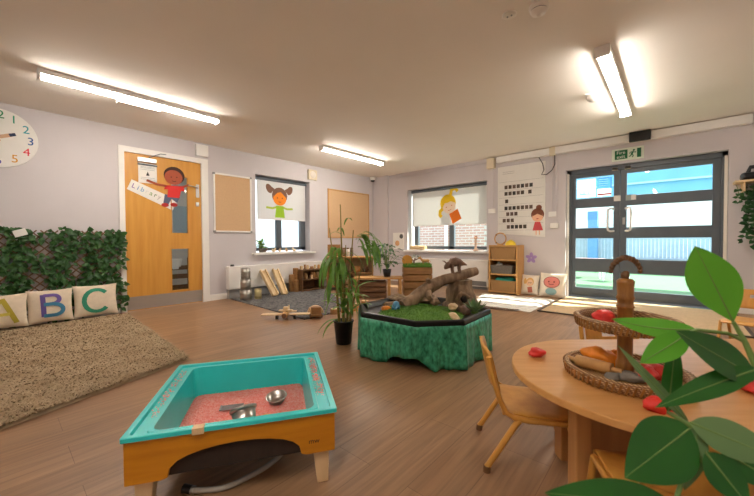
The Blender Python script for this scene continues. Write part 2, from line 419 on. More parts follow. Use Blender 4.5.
o = MB().prism([(-.2, 0), (.12, 0), (.12, .6), (-.2, .6)], .006, Matrix(((0, 0, 1, -2.199), (1, 0, 0, -3.3), (0, 1, 0, 1.0), (0, 0, 0, 1)))).build('hallway_poster', pc('a9c4da')); tag(o, 'pale blue poster on the hallway wall behind the tall door pane', 'poster')

# ------------------------------------------------------------------ door_1 : inner honey wood door
d = sroot('door_1', (0, -4.28, 0))
b = MB()
yl, yr, zt = -.46, .46, 2.03
holes = [(.06, .29, 1.0, 1.81), (.05, .29, .2, .80)]
us = sorted({yl, yr, .05, .06, .29}); zs = sorted({.003, zt, .2, .80, 1.0, 1.81})
for i in range(len(us)-1):
    for j in range(len(zs)-1):
        u, z = (us[i]+us[i+1])/2, (zs[j]+zs[j+1])/2
        if any(h[0] < u < h[1] and h[2] < z < h[3] for h in holes): continue
        b.bb((-.05, us[i], zs[j]), (-.006, us[i+1], zs[j+1]))
b.build('door_leaf', 'doorwood', d)
b = MB()
for y0, y1, z0, z1 in ((-.52, -.461, 0, 2.031), (.461, .555, 0, 2.031), (-.52, .555, 2.031, 2.1)): b.bb((0.001, y0, z0), (.024, y1, z1))
for y0, y1, z0, z1 in ((-.4645, -.461, 0, 2.031), (.461, .4645, 0, 2.031), (-.4645, .4645, 2.031, 2.0345)): b.bb((-.25, y0, z0), (0.001, y1, z1))
b.build('door_frame', 'white', d)
for h in holes:
    p = MB().bb((-.031, h[0], h[2]), (-.027, h[1], h[3])).build('door_pane', 'clear', d)
    b = MB()
    for y0, y1, z0, z1 in ((h[0], h[0]+.012, h[2], h[3]), (h[1]-.012, h[1], h[2], h[3]), (h[0], h[1], h[2], h[2]+.012), (h[0], h[1], h[3]-.012, h[3])): b.bb((-.04, y0, z0), (-.001, y1, z1))
    b.build('glazing_bead', 'doorwood', p)
MB().bb((-.006, -.455, .012), (-.003, .455, .18)).build('kick_plate', 'kick', d)
h = MB().bb((-.006, .39, 1.53), (.003, .435, 1.72)).build('handle_plate', 'steel', d, .003)
MB().tube([(.0, .41, 1.67), (.045, .41, 1.67), (.05, .38, 1.672), (.05, .27, 1.685)], .009, 10).build('lever', 'steel', h)
MB().bb((-.006, .385, 1.40), (.004, .43, 1.46)).build('lock_plate', 'steel', d, .004)
for z in (1.8, 1.55, .25): MB().cyl((.003, -.463, z), (.003, -.463, z+.1), .007, n=8).build('hinge', 'steel', d)
c = MB().bb((-.006, -.32, 1.93), (.035, -.11, 1.985)).build('door_closer', 'steel', d, .004)
b = MB(); b.beam((.045, -.2, 1.99), (.06, -.07, 2.06), .018, .008); b.beam((.06, -.07, 2.06), (.03, .0, 2.07), .018, .008); b.build('closer_arm', 'darkgrey', c)
# notice paper hanging from the closer
n = thing('door_notice', 'white printed notice with black triangle hanging below the door closer', 'notice', (0, -4.485, 1.79))
MB().prism([(-.105, -.13), (.105, -.13), (.105, .13), (-.105, .13)], .003, PL(0, 0, .0)).build('sheet', 'paper', n)
MB().prism([(-.11, .1), (.11, .1), (.11, .118), (-.11, .118)], .012, PL(0, 0, .0)).build('clip_bar', 'darkgrey', n)
MB().prism([(-.02, -.03), (.02, -.03), (0, .025)], .002, PL(0, 0, .003)).build('triangle_symbol', 'black', n)
for z in (.08, .065, .045, -.06, -.08): MB().prism([(-.08, z), (.08, z), (.08, z+.004), (-.08, z+.004)], .001, PL(0, 0, .003)).build('text_line', pc('9aa4a8'), n)
n.location.x = -.004
# library sign with a paper child
n = thing('library_sign', 'white tilted paper strip with coloured letters and a red-shirted boy cutout on door', 'sign', (-.004, -4.28, 1.6))
R = Matrix.Rotation(-.38, 4, 'Z')
def PLr(y, z, off, rot): return PL(y, z, off) @ Matrix.Rotation(rot, 4, 'Z')
MB().prism([(-.3, -.07), (.27, -.1), (.27, .06), (-.3, .07)], .002, PLr(-.13, -.085, 0, -.38)).build('strip', 'paper', n)
for i, (ch, cl) in enumerate(zip('Library', ('8a5aa8', '4a8ac8', '5aa0d0', 'd8d8d8', '6a9a4a', '40762f', 'b8b0b0'))):
    P = PLr(-.13, -.085, .0025, -.38) @ Matrix.Translation((-.25+i*.052, 0, 0))
    MB().text(ch, .085, P, .001).build('letter', pc(cl), n)
b = MB(); 
b.mi = 0; b.prism(disc(.13, 28, (.11, .205), 1, .93), .003, PL(0, 0, .004))
b.mi = 1; b.prism(disc(.112, 28, (.10, .178), 1, .9), .001, PL(0, 0, .0075))
b.mi = 2; b.prism([(.0, .06), (.22, .07), (.24, .0), (.19, .0), (.17, -.1), (.02, -.1), (.03, .01), (-.02, .0)], .003, PL(0, 0, .004))
b.mi = 1; b.prism(stroke([(.01, .05), (-.1, .06), (-.22, .1)], .03), .003, PL(0, 0, .004)); b.prism(stroke([(.22, .06), (.3, .1)], .03), .003, PL(0, 0, .004))
b.mi = 3; b.prism([(-.01, -.06), (.17, -.1), (.14, -.17), (.07, -.12), (.03, -.2), (-.03, -.18)], .003, PL(0, 0, .0035))
b.mi = 4; b.prism(disc(.035, 12, (-.01, -.21), 1.3, .8), .003, PL(0, 0, .004)); b.prism(disc(.035, 12, (.1, -.2), 1.3, .8), .003, PL(0, 0, .004))
b.mi = 5; b.prism(disc(.008, 8, (.07, .18)), .001, PL(0, 0, .009)); b.prism(disc(.008, 8, (.14, .185)), .001, PL(0, 0, .009))
b.prism(stroke([(.08, .13), (.105, .12), (.13, .13)], .008), .001, PL(0, 0, .009))
b.build('boy_cutout', [pc('3a211a'), pc('a8543a'), pc('d3322f'), pc('5a5f78'), pc('b02f2a'), pc('2a1512')], n)

# white box above the door
o = MB().bb((0, -3.895, 2.13), (.05, -3.725, 2.3)).build('alarm_box', 'white', bevel=.006); tag(o, 'small white square box on wall above the door corner', 'alarm box')
o = thing('alarm_sounder', 'cream square alarm sounder on wall above the window corner', 'alarm', (0, -1.80, 2.15))
MB().bb((0, -.1, -.095), (.045, .1, .095)).build('back_box', 'cream', o, .006)
MB().at(ry=PI/2).lathe([(0, .062), (.055, .06), (.07, .045)], 24).build('grille', 'offwhite', o)

# ------------------------------------------------------------------ noticeboards
def board(lab, y0, y1, z0, z1, corners):
    t = thing('noticeboard', lab, 'noticeboard', (0, (y0+y1)/2, (z0+z1)/2))
    w, h = (y1-y0)/2, (z1-z0)/2
    MB().bb((0, -w+.015, -h+.015), (.014, w-.015, h-.015)).build('felt_panel', 'cork', t)
    b = MB()
    for lo, hi in (((0, -w, -h), (.022, -w+.025, h)), ((0, w-.025, -h), (.022, w, h)), ((0, -w, -h), (.022, w, -h+.025)), ((0, -w, h-.025), (.022, w, h))): b.bb(lo, hi)
    b.build('board_frame', 'white' if corners else 'pine', t, .003)
    if corners:
        for a in (-1, 1):
            for c in (-1, 1): MB().bb((0, a*w-.025*(a > 0)-.002, c*h-.025*(c > 0)-.002), (.026, a*w+.025*(a < 0)+.002, c*h+.025*(c < 0)+.002)).build('corner_cap', 'grey', t)
board('buff noticeboard with pale metal frame between door and window', -3.65, -3.04, 1.03, 1.93, True)
board('plain buff noticeboard near the room corner above the wooden units', -1.41, -.2, .95, 1.94, False)

# ------------------------------------------------------------------ windows
def win(name, left, lo, hi, z0, z1, mull, frames, blind, bl_z, back):
    """left=True: in left wall; u axis runs along the wall"""
    t = sroot(name, (0, 0, 0))
    def bx(b, u0, u1, z0, z1, n0, n1):  # n = depth outward from room face (0..)
        if left: b.bb((-n1, u0, z0), (-n0, u1, z1))
        else: b.bb((u0, n0, z0), (u1, n1, z1))
    b = MB()
    for u0, u1 in frames: bx(b, u0, u1, z0+.03, z1, .15, .21)
    bx(b, lo, hi, z0+.03, z0+.09, .15, .21); bx(b, lo, hi, z1-.06, z1, .15, .21)
    b.build('window_frame', 'darkgrey', t, .004)
    b = MB(); bx(b, lo, hi, z0+.03, z1, .178, .184); b.build('window_pane', 'clear', t)
    b = MB(); bx(b, lo-.08, hi+.08, z0-.03, z0, -.08, 0); bx(b, lo, hi, z0-.0, z0+.012, -.05, .15); b.build('window_sill', 'white', t, .006)
    return t
win('window_1', True, W1[0], W1[1], W1[2], W1[3], 0, ((W1[0], W1[0]+.06), (-2.48, -2.37), (-1.97, W1[1])), None, 0, 0)
win('window_2', False, W2[0], W2[1], W2[2], W2[3], 0, ((1.02, 1.12), (1.86, 1.97), (2.64, W2[1])), None, 0, 0)

# roller blinds with printed girls
t = thing('roller_blind', 'white roller blind printed with a brown-haired girl in green', 'blind', (-.1, -2.38, 0))
MB().bb((-.002, -.5, 1.28), (.002, .5, 1.97)).build('fabric', 'blind', t)
MB().cyl((-.01, -.53, 1.965), (-.01, .52, 1.965), .028).build('roller_tube', 'darkgrey', t)
MB().bb((-.006, -.5, 1.265), (.006, .5, 1.285)).build('bottom_bar', 'white', t)
def girl(parent, P, skin, hair, dress, arm, k=1.0):
    b = MB(); q = lambda o: P @ Matrix.Translation((0, 0, o))
    b.mi = 0; b.prism(disc(.155, 30, (0, .03), 1, .95), .001, q(.001))
    for sx in (-1, 1):
        b.prism(disc(.075, 16, (sx*.21, .14), .75, 1.15, -sx*.5), .001, q(.001)); b.prism(stroke([(sx*.12, .12), (sx*.21, .17)], .06), .001, q(.0012))
    b.mi = 1; b.prism(disc(.135, 30, (0, -.015), 1, .95, 0), .001, q(.0022))
    b.mi = 0; b.prism([(-.135, .0), (-.1, .1), (0, .13), (.1, .1), (.135, .0), (.07, .06), (.02, .1), (-.05, .08)], .001, q(.0034))
    b.mi = 2; b.prism([(-.07, -.15), (.07, -.15), (.1, -.36), (-.1, -.36)], .001, q(.001))
    b.mi = 3
    for sx in (-1, 1): b.prism(stroke([(sx*.05, -.17), (sx*.15, -.2), (sx*.27, -.19)], .035), .001, q(.0006))
    b.mi = 4
    for sx in (-1, 1): b.prism(disc(.011, 8, (sx*.05, -.01)), .0006, q(.0036))
    b.prism(stroke([(-.025, -.075), (0, -.085), (.025, -.075)], .008), .0006, q(.0036))
    return b.build('printed_girl', [pc(hair), pc(skin), pc(dress), pc(arm), pc('5a3020')], parent)
girl(t, PL(-.06, 1.67, .003), 'f08a1e', '7d5a48', '9cc62a', 'b7c94a')
t = thing('roller_blind', 'white roller blind printed with a yellow-haired girl in orange', 'blind', (1.84, .1, 0))
MB().bb((-.83, -.002, 1.20), (.83, .002, 1.9)).build('fabric', 'blind', t)
MB().cyl((-.85, .01, 1.915), (.85, .01, 1.915), .028).build('roller_tube', 'darkgrey', t)
MB().bb((-.83, -.006, 1.185), (.83, .006, 1.205)).build('bottom_bar', 'white', t)
b = MB(); P = PB(.04, 1.555, .003) @ Matrix.Scale(.86, 4) 
q = lambda o: P @ Matrix.Translation((0, 0, o)) @ Matrix.Rotation(.25, 4, 'Z')
b.mi = 0; b.prism(disc(.2, 30, (0, .08)), .001, q(.001))
b.prism(stroke([(.1, .22), (.16, .34), (.26, .34), (.3, .26)], .075), .001, q(.0012)); b.prism(stroke([(-.16, 0), (-.24, -.04), (-.27, -.12), (-.24, -.18)], .085), .001, q(.0012))
b.mi = 1; b.prism(disc(.165, 30, (.01, .0)), .001, q(.0022))
b.mi = 0; b.prism([(-.16, .02), (-.12, .14), (0, .19), (.13, .14), (.18, .03), (.08, .1), (0, .09), (-.08, .1)], .001, q(.0034))
b.mi = 2; b.prism([(-.03, -.17), (.2, -.12), (.24, -.36), (.0, -.42)], .001, q(.0015))
b.mi = 3; b.prism(disc(.013, 8, (-.06, .0)), .0006, q(.0036)); b.prism(disc(.013, 8, (.08, .0)), .0006, q(.0036)); b.prism(stroke([(-.04, -.08), (.0, -.095), (.05, -.08)], .01), .0006, q(.0036))
b.build('printed_girl', [pc('ecc51c'), pc('f0d8c0'), pc('ee7a1a'), pc('c8702a')], t)

# ------------------------------------------------------------------ clock
t = thing('wall_clock', 'large round white wall clock with coloured numerals', 'clock', (0, -5.80, 1.965))
MB().prism(disc(.3, 48), .02, PL(0, 0, 0)).build('clock_face', 'paper', t, .004)
cols = ['2f9a7a', '2fa0a8', '2a5a9a', 'd83a4a', 'e0a030', '5a4aa0', '38a048', 'c84a90', '2a88c8', 'd86a2a', '6a4aa8', '2f8a5a']
for k in range(1, 13):
    a = PI/2-k*PI/6
    MB().text(str(k), .115, PL(.24*math.cos(a), .235*math.sin(a), .021), .002).build('numeral', pc(cols[k-1]), t)
MB().prism(stroke([(-.03, -.01), (.0, 0), (.07, .03), (.1, .042)], .035), .003, PL(0, 0, .024)).build('hour_hand', pc('d8b090'), t)
MB().prism(stroke([(.085, .036), (.13, .055)], .03), .004, PL(0, 0, .0245)).build('hand_tip', pc('2a3a58'), t)
MB().prism(stroke([(.02, -.02), (-.12, -.16)], .02), .003, PL(0, 0, .022)).build('minute_hand', pc('e0b060'), t)

# ------------------------------------------------------------------ ivy trellis
random.seed(3)
t = thing('ivy_trellis', 'expanding willow trellis covered in dark green artificial ivy leaves', 'trellis', (.03, 0, 0))
b = MB(); y0, y1, z0, z1 = -6.3, -4.80, .03, 1.02; sp = .085
def clip(a, bb):
    return a, bb
for s in (-1, 1):
    k = int((y1-y0+z1-z0)/sp)+2
    for i in range(k):
        if s == 1: A = (y0-(z1-z0)+i*sp, z0); Bp = (A[0]+(z1-z0), z1)
        else: A = (y0+i*sp, z0); Bp = (A[0]-(z1-z0), z1)
        # clip to y range
        (ya, za), (yb, zb) = A, Bp; dy, dz = yb-ya, zb-za; t0, t1 = 0, 1
        ts = sorted(((y0-ya)/dy, (y1-ya)/dy)); t0, t1 = max(0, ts[0]), min(1, ts[1])
        if t1-t0 < .03: continue
        b.beam((.012*(s+1)/2, ya+dy*t0, za+dz*t0), (.012*(s+1)/2, ya+dy*t1, za+dz*t1), .013, .009, (1, 0, 0))
b.build('lattice', 'darkwood', t)
b = MB()
for i in range(1500):
    y = random.uniform(y0, y1+.02); z = random.uniform(z0+.03, z1+.02)
    if noise.noise(Vector((y*5, z*5, 1))) < -.16: continue
    a = random.uniform(-PI, PI); L = random.uniform(.05, .085); tl = random.uniform(.1, .9)
    d = Vector((tl*.6, math.cos(a), math.sin(a)*.9-.2)).normalized()
    p = Vector((random.uniform(.015, .05), y, z))
    b.leaf(p, p+d*L, L*.75, (1, random.uniform(-.5, .5), random.uniform(-.2, .9)), .15, 3, .2, .7)
b.build('ivy_leaves', 'hedge', t, recalc=False)
o = MB().prism([(-.05, -.035), (.05, -.035), (.05, .035), (-.05, .035)], .003, PL(0, 0, 0) @ Matrix.Rotation(.35, 4, 'Z')).build('price_card', 'paper', t); o.location = (.075, -5.66, .99)
o['label'] = 'small white card'

# ------------------------------------------------------------------ cushions
def pillow_z(u, v, th):  # u,v in -1..1
    return th*max(0, (1-abs(u)**2.6))**.55*max(0, (1-abs(v)**2.6))**.55
def cushion(name, lab, w, h, th, loc, rz, tilt, matn, marks, group=None):
    """stands on its lower edge, front faces local -y"""
    t = thing(name, lab, 'cushion', loc, rz, group, rx=tilt)
    def pt(u, v, s):
        pin = 1-.07*(1-abs(u)**2)*(abs(v)**3); pin2 = 1-.07*(1-abs(v)**2)*(abs(u)**3)
        return Vector((u*w/2*pin2, s*(pillow_z(u, v, th)+.004), h/2+v*h/2*pin))
    b = MB()
    for s in (-1, 1): b.grid(lambda a, c: pt(a*2-1, c*2-1, s), 20, 20)
    bmesh.ops.remove_doubles(b.bm, verts=b.bm.verts, dist=.002)
    # close the rim
    n = 20
    for k in range(4):
        fr = [(i/n*2-1, -1) if k == 0 else (i/n*2-1, 1) if k == 1 else (-1, i/n*2-1) if k == 2 else (1, i/n*2-1) for i in range(n+1)]
        b.grid(lambda a, c: pt(*fr[round(a*n)], -1 if c < .5 else 1), n, 1)
    b.build('cover', matn, t)
    # painted marks conform to the front face
    for nm, items in marks:
        b = MB(); mats = []
        for kind, data, wd, cl in items:
            if cl not in mats: mats.append(cl)
            b.mi = mats.index(cl)
            off = .006+.0012*items.index((kind, data, wd, cl))
            def f3(x, z): 
                p = pt(x, z, -1); return Vector((p.x, p.y-off, p.z))
            if kind == 'line':
                pts = []
                for i in range(len(data)-1):
                    for k in range(8): pts.append((Vector(data[i])*(8-k)+Vector(data[i+1])*k)/8)
                pts.append(Vector(data[-1])); L, Rr = [], []
                for i, p in enumerate(pts):
                    d = (pts[min(i+1, len(pts)-1)]-pts[max(i-1, 0)]).normalized(); nn = Vector((-d.y, d.x))*wd/2
                    L.append(p+nn); Rr.append(p-nn)
                b.grid(lambda a, c: f3(*(L[round(a*(len(pts)-1))]*(1-c)+Rr[round(a*(len(pts)-1))]*c)), len(pts)-1, 3)
            else:  # ellipse patch
                cx, cz, rx, rz_ = data
                b.grid(lambda a, c: f3(cx+rx*c*math.cos(2*PI*a), cz+rz_*c*math.sin(2*PI*a)), 28, 5)
        b.build(nm, [pc(m) for m in mats], t, recalc=False)
    return t
def arc(cx, cz, rx, rz_, a0, a1, n=10): return tuple((cx+rx*math.cos(RAD(a0+(a1-a0)*i/n)), cz+rz_*math.sin(RAD(a0+(a1-a0)*i/n))) for i in range(n+1))
G = 'alphabet cushions in front of the ivy trellis'
qx = .235
cushion('cushion', 'canvas cushion painted with a yellow letter A', .36, .34, .055, (qx+.09, -5.805, .045), PI/2, -.22, 'cushion',
        [('painted_letter', [('line', ((-.6, -.72), (-.05, .68)), .22, 'b5a53a'), ('line', ((.55, -.74), (-.0, .72)), .22, 'a8962e'), ('line', ((-.36, -.22), (.3, -.2)), .17, 'c2b04a')])], G)
cushion('cushion', 'canvas cushion painted with a purple and teal letter B', .36, .35, .055, (qx+.06, -5.46, .045), PI/2, -.2, 'cushion',
        [('painted_letter', [('line', ((-.3, -.65), (-.34, .68)), .22, '5a4a88'), ('line', ((-.3, .62),)+arc(.05, .36, .32, .27, 80, -90), .2, '6a5596'), ('line', ((-.3, .08), (.1, .08))+arc(.12, -.27, .4, .33, 80, -90)+((-.3, -.6),), .21, '3a7a9a')])], G)
cushion('cushion', 'canvas cushion painted with a green letter C', .40, .36, .055, (qx+.03, -5.08, .045), PI/2, -.2, 'cushion',
        [('painted_letter', [('line', arc(0, -.04, .56, .7, 42, 318, 16), .22, '2f8a6c')])], G)

# ------------------------------------------------------------------ shaggy beige rug
t = tag(bpy.data.objects.new('shag_rug', None), 'shaggy beige rug on the floor before the ivy trellis', 'rug'); COL.objects.link(t)
A_, B_, C_, D_ = Vector((.28, -4.80, 0)), Vector((2.50, -4.90, 0)), Vector((2.84, -5.84, 0)), Vector((.0+.28, -6.9, 0))
C2 = B_+(C_-B_)*2.0
def rugp(u, v):
    a = A_.lerp(B_, u); c = D_.lerp(C2, u); return a.lerp(c, v)
b = MB()
def rf(u, v):
    p = rugp(u, v); e = min(u, 1-u, v, 1-v); return Vector((p.x, p.y, .004+.022*min(1, e*40)))
b.grid(rf, 60, 60); 
b.build('backing', 'rug', t)
random.seed(5); b = MB()
for i in range(85000):
    u, v = random.random(), random.random()
    p = rugp(u, v)
    p.z = .02; a = random.uniform(0, 2*PI); l = random.uniform(.016, .032); w = .005
    d = Vector((math.cos(a)*random.uniform(.3, 1.1), math.sin(a)*random.uniform(.3, 1.1), random.uniform(.12, .5))).normalized()*l
    s = Vector((-math.sin(a), math.cos(a), 0))*w; m = p+d*.6+Vector((0, 0, .006))
    b.add([p-s, p+s, m+s, m-s, p+d], [(0, 1, 2, 3), (3, 2, 4)], True)
b.build('pile', 'rug', t, stuff=True, recalc=False)

# ------------------------------------------------------------------ radiators / heaters
t = thing('radiator', 'long low white heater with dark dial under the left window', 'radiator', (.003, -2.2, 0))
MB().bb((.0, -1.28, .145), (.11, 1.28, .5)).build('casing', 'white', t, .01)
MB().bb((.0, -1.27, .0), (.08, 1.27, .145)).build('plinth', 'grey', t)
MB().lathe([(0, .03), (.022, .03), (.028, .02), (.028, 0)], 16, (.06, -1.2, .5)).build('dial', 'black', t)
t = thing('radiator', 'long low white heater with vent grille under the right window', 'radiator', (1.85, 0, 0))
MB().bb((-.92, -.11, .05), (.92, 0, .53)).build('casing', 'white', t, .01)
MB().bb((-.9, -.08, .0), (.9, 0, .05)).build('plinth', 'grey', t)
b = MB()
for i in range(7): b.bb((.56, -.118, .075+i*.011), (.88, -.109, .081+i*.011))
b.bb((.55, -.112, .07), (.89, -.108, .152)); b.build('vent_grille', 'grey', t)

# ------------------------------------------------------------------ chart and wall fittings on the back wall
t = thing('photo_chart', 'tall white wall chart with rows of small dark photos and a girl', 'chart', (3.285, 0, 1.55))
MB().prism([(-.385, -.55), (.385, -.62), (.385, .6), (-.385, .6)], .004, PB(0, 0, .001)).build('sheet', 'paper', t)
rows = [(.24, 7, -.24), (.13, 6, -.24), (.0, 1, -.23), (-.12, 7, -.24), (-.22, 3, -.21), (-.33, 3, -.27), (-.44, 5, -.2)]
for z, n, x0 in rows:
    for i in range(n):
        x = x0+i*.068
        if i == 5 and n == 6: x += .05
        MB().prism([(x-.026, z-.03), (x+.026, z-.03), (x+.026, z+.032), (x-.026, z+.032)], .002, PB(0, 0, .005)).build('photo', pc(random.choice(['4a4038', '5d5148', '3c3a3c', '6b5a50'])), t)
b = MB()
for z in (.33, .185, .06, -.06, -.17, -.275, -.385, -.5): b.prism([(-.36, z), (.36, z), (.36, z+.004), (-.36, z+.004)], .001, PB(0, 0, .005))
for z in (.50, .47): b.prism([(-.3, z), (-.1, z), (-.1, z+.006), (-.3, z+.006)], .001, PB(0, 0, .005))
b.build('ruled_lines', pc('b9b7b4'), t)
b = MB(); P = PB(.27, -.31, .006); q = lambda o: P @ Matrix.Translation((0, 0, o))
b.mi = 0; b.prism(disc(.1, 24, (0, .06)), .001, q(0)); b.prism(disc(.045, 14, (.02, .17)), .001, q(0))
b.mi = 1; b.prism(disc(.085, 24, (0, .02), 1, .9), .001, q(.0012)); b.prism(stroke([(-.02, -.2), (-.02, -.27)], .016), .001, q(0)); b.prism(stroke([(.03, -.2), (.03, -.27)], .016), .001, q(0))
b.mi = 0; b.prism([(-.085, .03), (-.05, .1), (.05, .1), (.085, .03), (.0, .07)], .001, q(.0024))
b.mi = 2; b.prism([(-.04, -.06), (.04, -.06), (.085, -.2), (-.075, -.2)], .001, q(.0012)); b.prism(disc(.02, 10, (0, -.01), 1, .4), .0006, q(.0026))
b.build('printed_girl', [pc('7a4632'), pc('eebb98'), pc('c24a50')], t)
o = MB().bb((2.91, -.10, 2.215), (5.885, 0, 2.318)).build('cable_trunking', 'white', bevel=.004); tag(o, 'long white cable trunking running under the ceiling above glazed doors', 'trunking')
o = thing('conduit', 'thin white conduit and socket left of the photo chart', 'conduit', (2.80, 0, 0))
MB().bb((-.07, -.09, 2.14), (.06, 0, 2.318)).build('junction_box', 'cream', o, .004); MB().bb((-.03, -.02, 1.42), (.03, 0, 2.14)).build('channel', 'wall', o); MB().bb((-.06, -.035, 1.36), (.06, 0, 1.44)).build('socket', 'white', o, .004)
o = thing('conduit', 'pair of thin white conduits with switches between chart and glazed doors', 'conduit', (3.78, 0, 0))
MB().bb((-.03, -.02, 1.3), (.0, 0, 2.215)).build('channel', 'wall', o); MB().bb((.035, -.02, 1.1), (.06, 0, 2.215)).build('channel', 'wall', o)
MB().bb((-.03, -.105, 2.2), (.05, 0, 2.325)).build('joint_cover', 'cream', o); MB().bb((-.055, -.035, 1.25), (.055, 0, 1.33)).build('switch', 'white', o, .004); MB().bb((-.03, -.035, 1.07), (.085, 0, 1.15)).build('switch', 'white', o, .004)
o = MB().tube([(3.58, -.03, 2.21), (3.64, -.05, 2.1), (3.66, -.05, 2.0), (3.62, -.03, 1.93), (3.7, -.03, 1.925), (3.78, -.05, 1.98), (3.82, -.06, 2.06), (3.815, -.05, 2.2)], .007, 8).build('hanging_cable', 'black'); tag(o, 'loose dark cable looping below the white trunking beside the chart', 'cable')
b = MB(); P = PB(3.46, .59, .0)
for k in range(5): b.prism(disc(.035, 10, (.05*math.cos(k*1.257+.3), .05*math.sin(k*1.257+.3)), 1.2, .8, k*1.257+.3), .003+.0004*k, P)
o = b.build('flower_sticker', pc('a88cc8')); tag(o, 'purple flower sticker on wall above the cushions', 'sticker')
t = thing('exit_sign', 'green fire exit sign above the glazed doors', 'exit sign', (4.725, 0, 2.075))
MB().prism([(-.18, -.085), (.18, -.085), (.18, .085), (-.18, .085)], .004, PB(0, 0, 0)).build('sign_panel', pc('dfe8d8'), t)
MB().prism([(-.145, -.062), (.0, -.062), (.0, .062), (-.145, .062)], .002, PB(0, 0, .004)).build('green_field', pc('1f6a44'), t)
MB().text('Fire', .065, PB(-.075, .026, .0065), .001).build('lettering', 'paper', t); MB().text('exit', .065, PB(-.075, -.03, .0065), .001).build('lettering', 'paper', t)
b = MB(); P = PB(.05, 0, .004)
b.prism(disc(.013, 10, (.02, .042)), .002, P); b.prism(stroke([(.012, .025), (-.004, -.012)], .022), .002, P); b.prism(stroke([(-.004, -.01), (.014, -.028), (.004, -.055)], .012), .002, P); b.prism(stroke([(-.006, -.008), (-.016, -.035), (-.036, -.038)], .012), .002, P); b.prism(stroke([(.012, .022), (.036, .008), (.044, .02)], .01), .002, P); b.prism(stroke([(.008, .022), (-.018, .018), (-.026, -.002)], .01), .002, P)
b.build('running_figure', pc('1f6a44'), t)
MB().prism([(.105, -.062), (.15, -.062), (.15, .062), (.105, .062)], .002, PB(0, 0, .004)).build('door_symbol', pc('1f6a44'), t)
o = MB().bb((4.75, -.155, 2.2), (4.98, -.101, 2.326)).build('door_sensor', 'black', bevel=.008); tag(o, 'black box on the white trunking above the exit sign', 'sensor')
o = MB().bb((.56, -.012, .70), (.86, -.001, 1.06)).build('picture_card', 'paper'); o['label'] = ''
tag(o, 'cream picture card on wall between the corner and right window', 'picture')
b = MB(); P = PB(.71, .88, .013); b.mi = 0; b.prism(disc(.05, 14, (.08, .1)), .001, P); b.mi = 1; b.prism(disc(.06, 14, (-.03, -.05)), .001, P); b.build('printed_motif', [pc('5a5a5a'), pc('d8a878')], o)
t = thing('security_camera', 'small white dome camera in the ceiling corner', 'camera', (.1, -.16, H))
MB().lathe([(0, -.012), (.06, -.012), (.07, -.03), (.07, -.075), (.06, -.08), (0, -.08)], 20).build('housing', 'white', t)
MB().ball((0, 0, -.08), (.05, .05, .04)).build('lens_dome', 'black', t)

# ------------------------------------------------------------------ door_2 : glazed fire doors
d = sroot('door_2', (0, 0, 0))
yd0, yd1 = .12, .17
b = MB()
for lo, hi in (((3.96, .10, 0), (4.02, .2, 1.96)), ((5.655, .10, 0), (5.71, .2, 1.96)), ((3.96, .10, 1.89), (5.71, .2, 1.96)), ((3.96, .08, 0), (5.71, .22, .03))): b.bb(lo, hi)
b.build('door_frame', 'darkgrey', d, .004)
for x0, x1, l in ((4.022, 4.632, 1), (4.636, 5.653, 0)):
    st = .075
    leaf = None
    rails = [(.03, .15), (.40, .60), (.905, 1.06), (1.37, 1.51), (1.83, 1.89)]
    b = MB()
    b.bb((x0, yd0, .03), (x0+st*.7 if l else x0+st, yd1, 1.89)); b.bb((x1-st, yd0, .03), (x1 if l else x1, yd1, 1.89))
    for z0, z1 in rails: b.bb((x0, yd0+.002, z0), (x1, yd1-.002, z1))
    leaf = b.build('door_leaf', 'darkgrey', d, .003)
    for i in range(4): MB().bb((x0+.03, .143, rails[i][1]-.01), (x1-.03, .148, rails[i+1][0]+.01)).build('door_pane', 'clear', leaf)
    hx = 4.50 if l else 4.76; s = 1 if l else -1
    MB().tube([(hx+.06*s, .118, 1.33), (hx+.03*s, .06, 1.335), (hx, .05, 1.32), (hx-.005*s, .05, 1.27), (hx-.005*s, .05, 1.07), (hx, .05, 1.02), (hx+.03*s, .06, 1.005), (hx+.06*s, .118, 1.01)], .014, 12).build('door_handle', 'white', leaf)
    for xx in ((4.57,) if l else (4.72,)): MB().bb((xx-.035, .1, 1.885), (xx+.035, .12, 1.925)).build('door_contact', 'cream', leaf)
    if not l: MB().bb((4.665, .112, 1.1), (4.695, .121, 1.2)).build('lock_plate', 'steel', leaf, .003)
for x, w, cl in ((4.60, .08, 'e6e2da'), (4.76, .12, '9aa6a4')): 
    o = MB().bb((x-w/2, .112, 1.44), (x+w/2, .117, 1.52)).build('door_label', pc(cl)); tag(o, 'small white label on rail above the door handles' if w < .1 else 'small grey-green label on rail above the right door handle', 'label')
    if w > .1: MB().bb((x+.0, .1105, 1.445), (x+w/2-.005, .112, 1.515)).build('white_half', 'paper', o)
t = thing('door_notice', 'blue and white safety notice with red strip on top left glass pane', 'notice', (4.44, .139, 1.67))
MB().bb((-.09, 0, -.14), (.09, 0, .14)).flat().build('sheet', 'sheetlit', t); MB().bb((-.09, -.002, -.03), (.09, -.002, .135)).flat().build('blue_panel', 'bluelit', t)
b = MB(); b.bb((-.085, -.002, -.125), (.085, -.002, -.1)).flat(); b.build('red_strip', pc('c8443c'), t)
for z in (.1, .07, .04, .01): MB().bb((-.07, -.004, z), (.05, -.004, z+.012)).flat().build('text_line', 'sheetlit', t)
t = thing('window_poster', 'pale poster with blue shapes on the top left glass pane', 'poster', (4.21, .139, 1.67))
MB().bb((-.12, 0, -.14), (.12, 0, .14)).flat().build('sheet', 'sheetlit', t)
b = MB()
for x, z, w, h in ((-.08, -.07, .04, .05), (-.03, -.05, .05, .09), (.03, -.06, .03, .06), (.07, -.02, .04, .12), (.0, -.1, .16, .03)): b.bb((x-w/2, -.002, z-h/2), (x+w/2, -.002, z+h/2))
b.flat(); b.build('printed_shapes', 'shapelit', t)
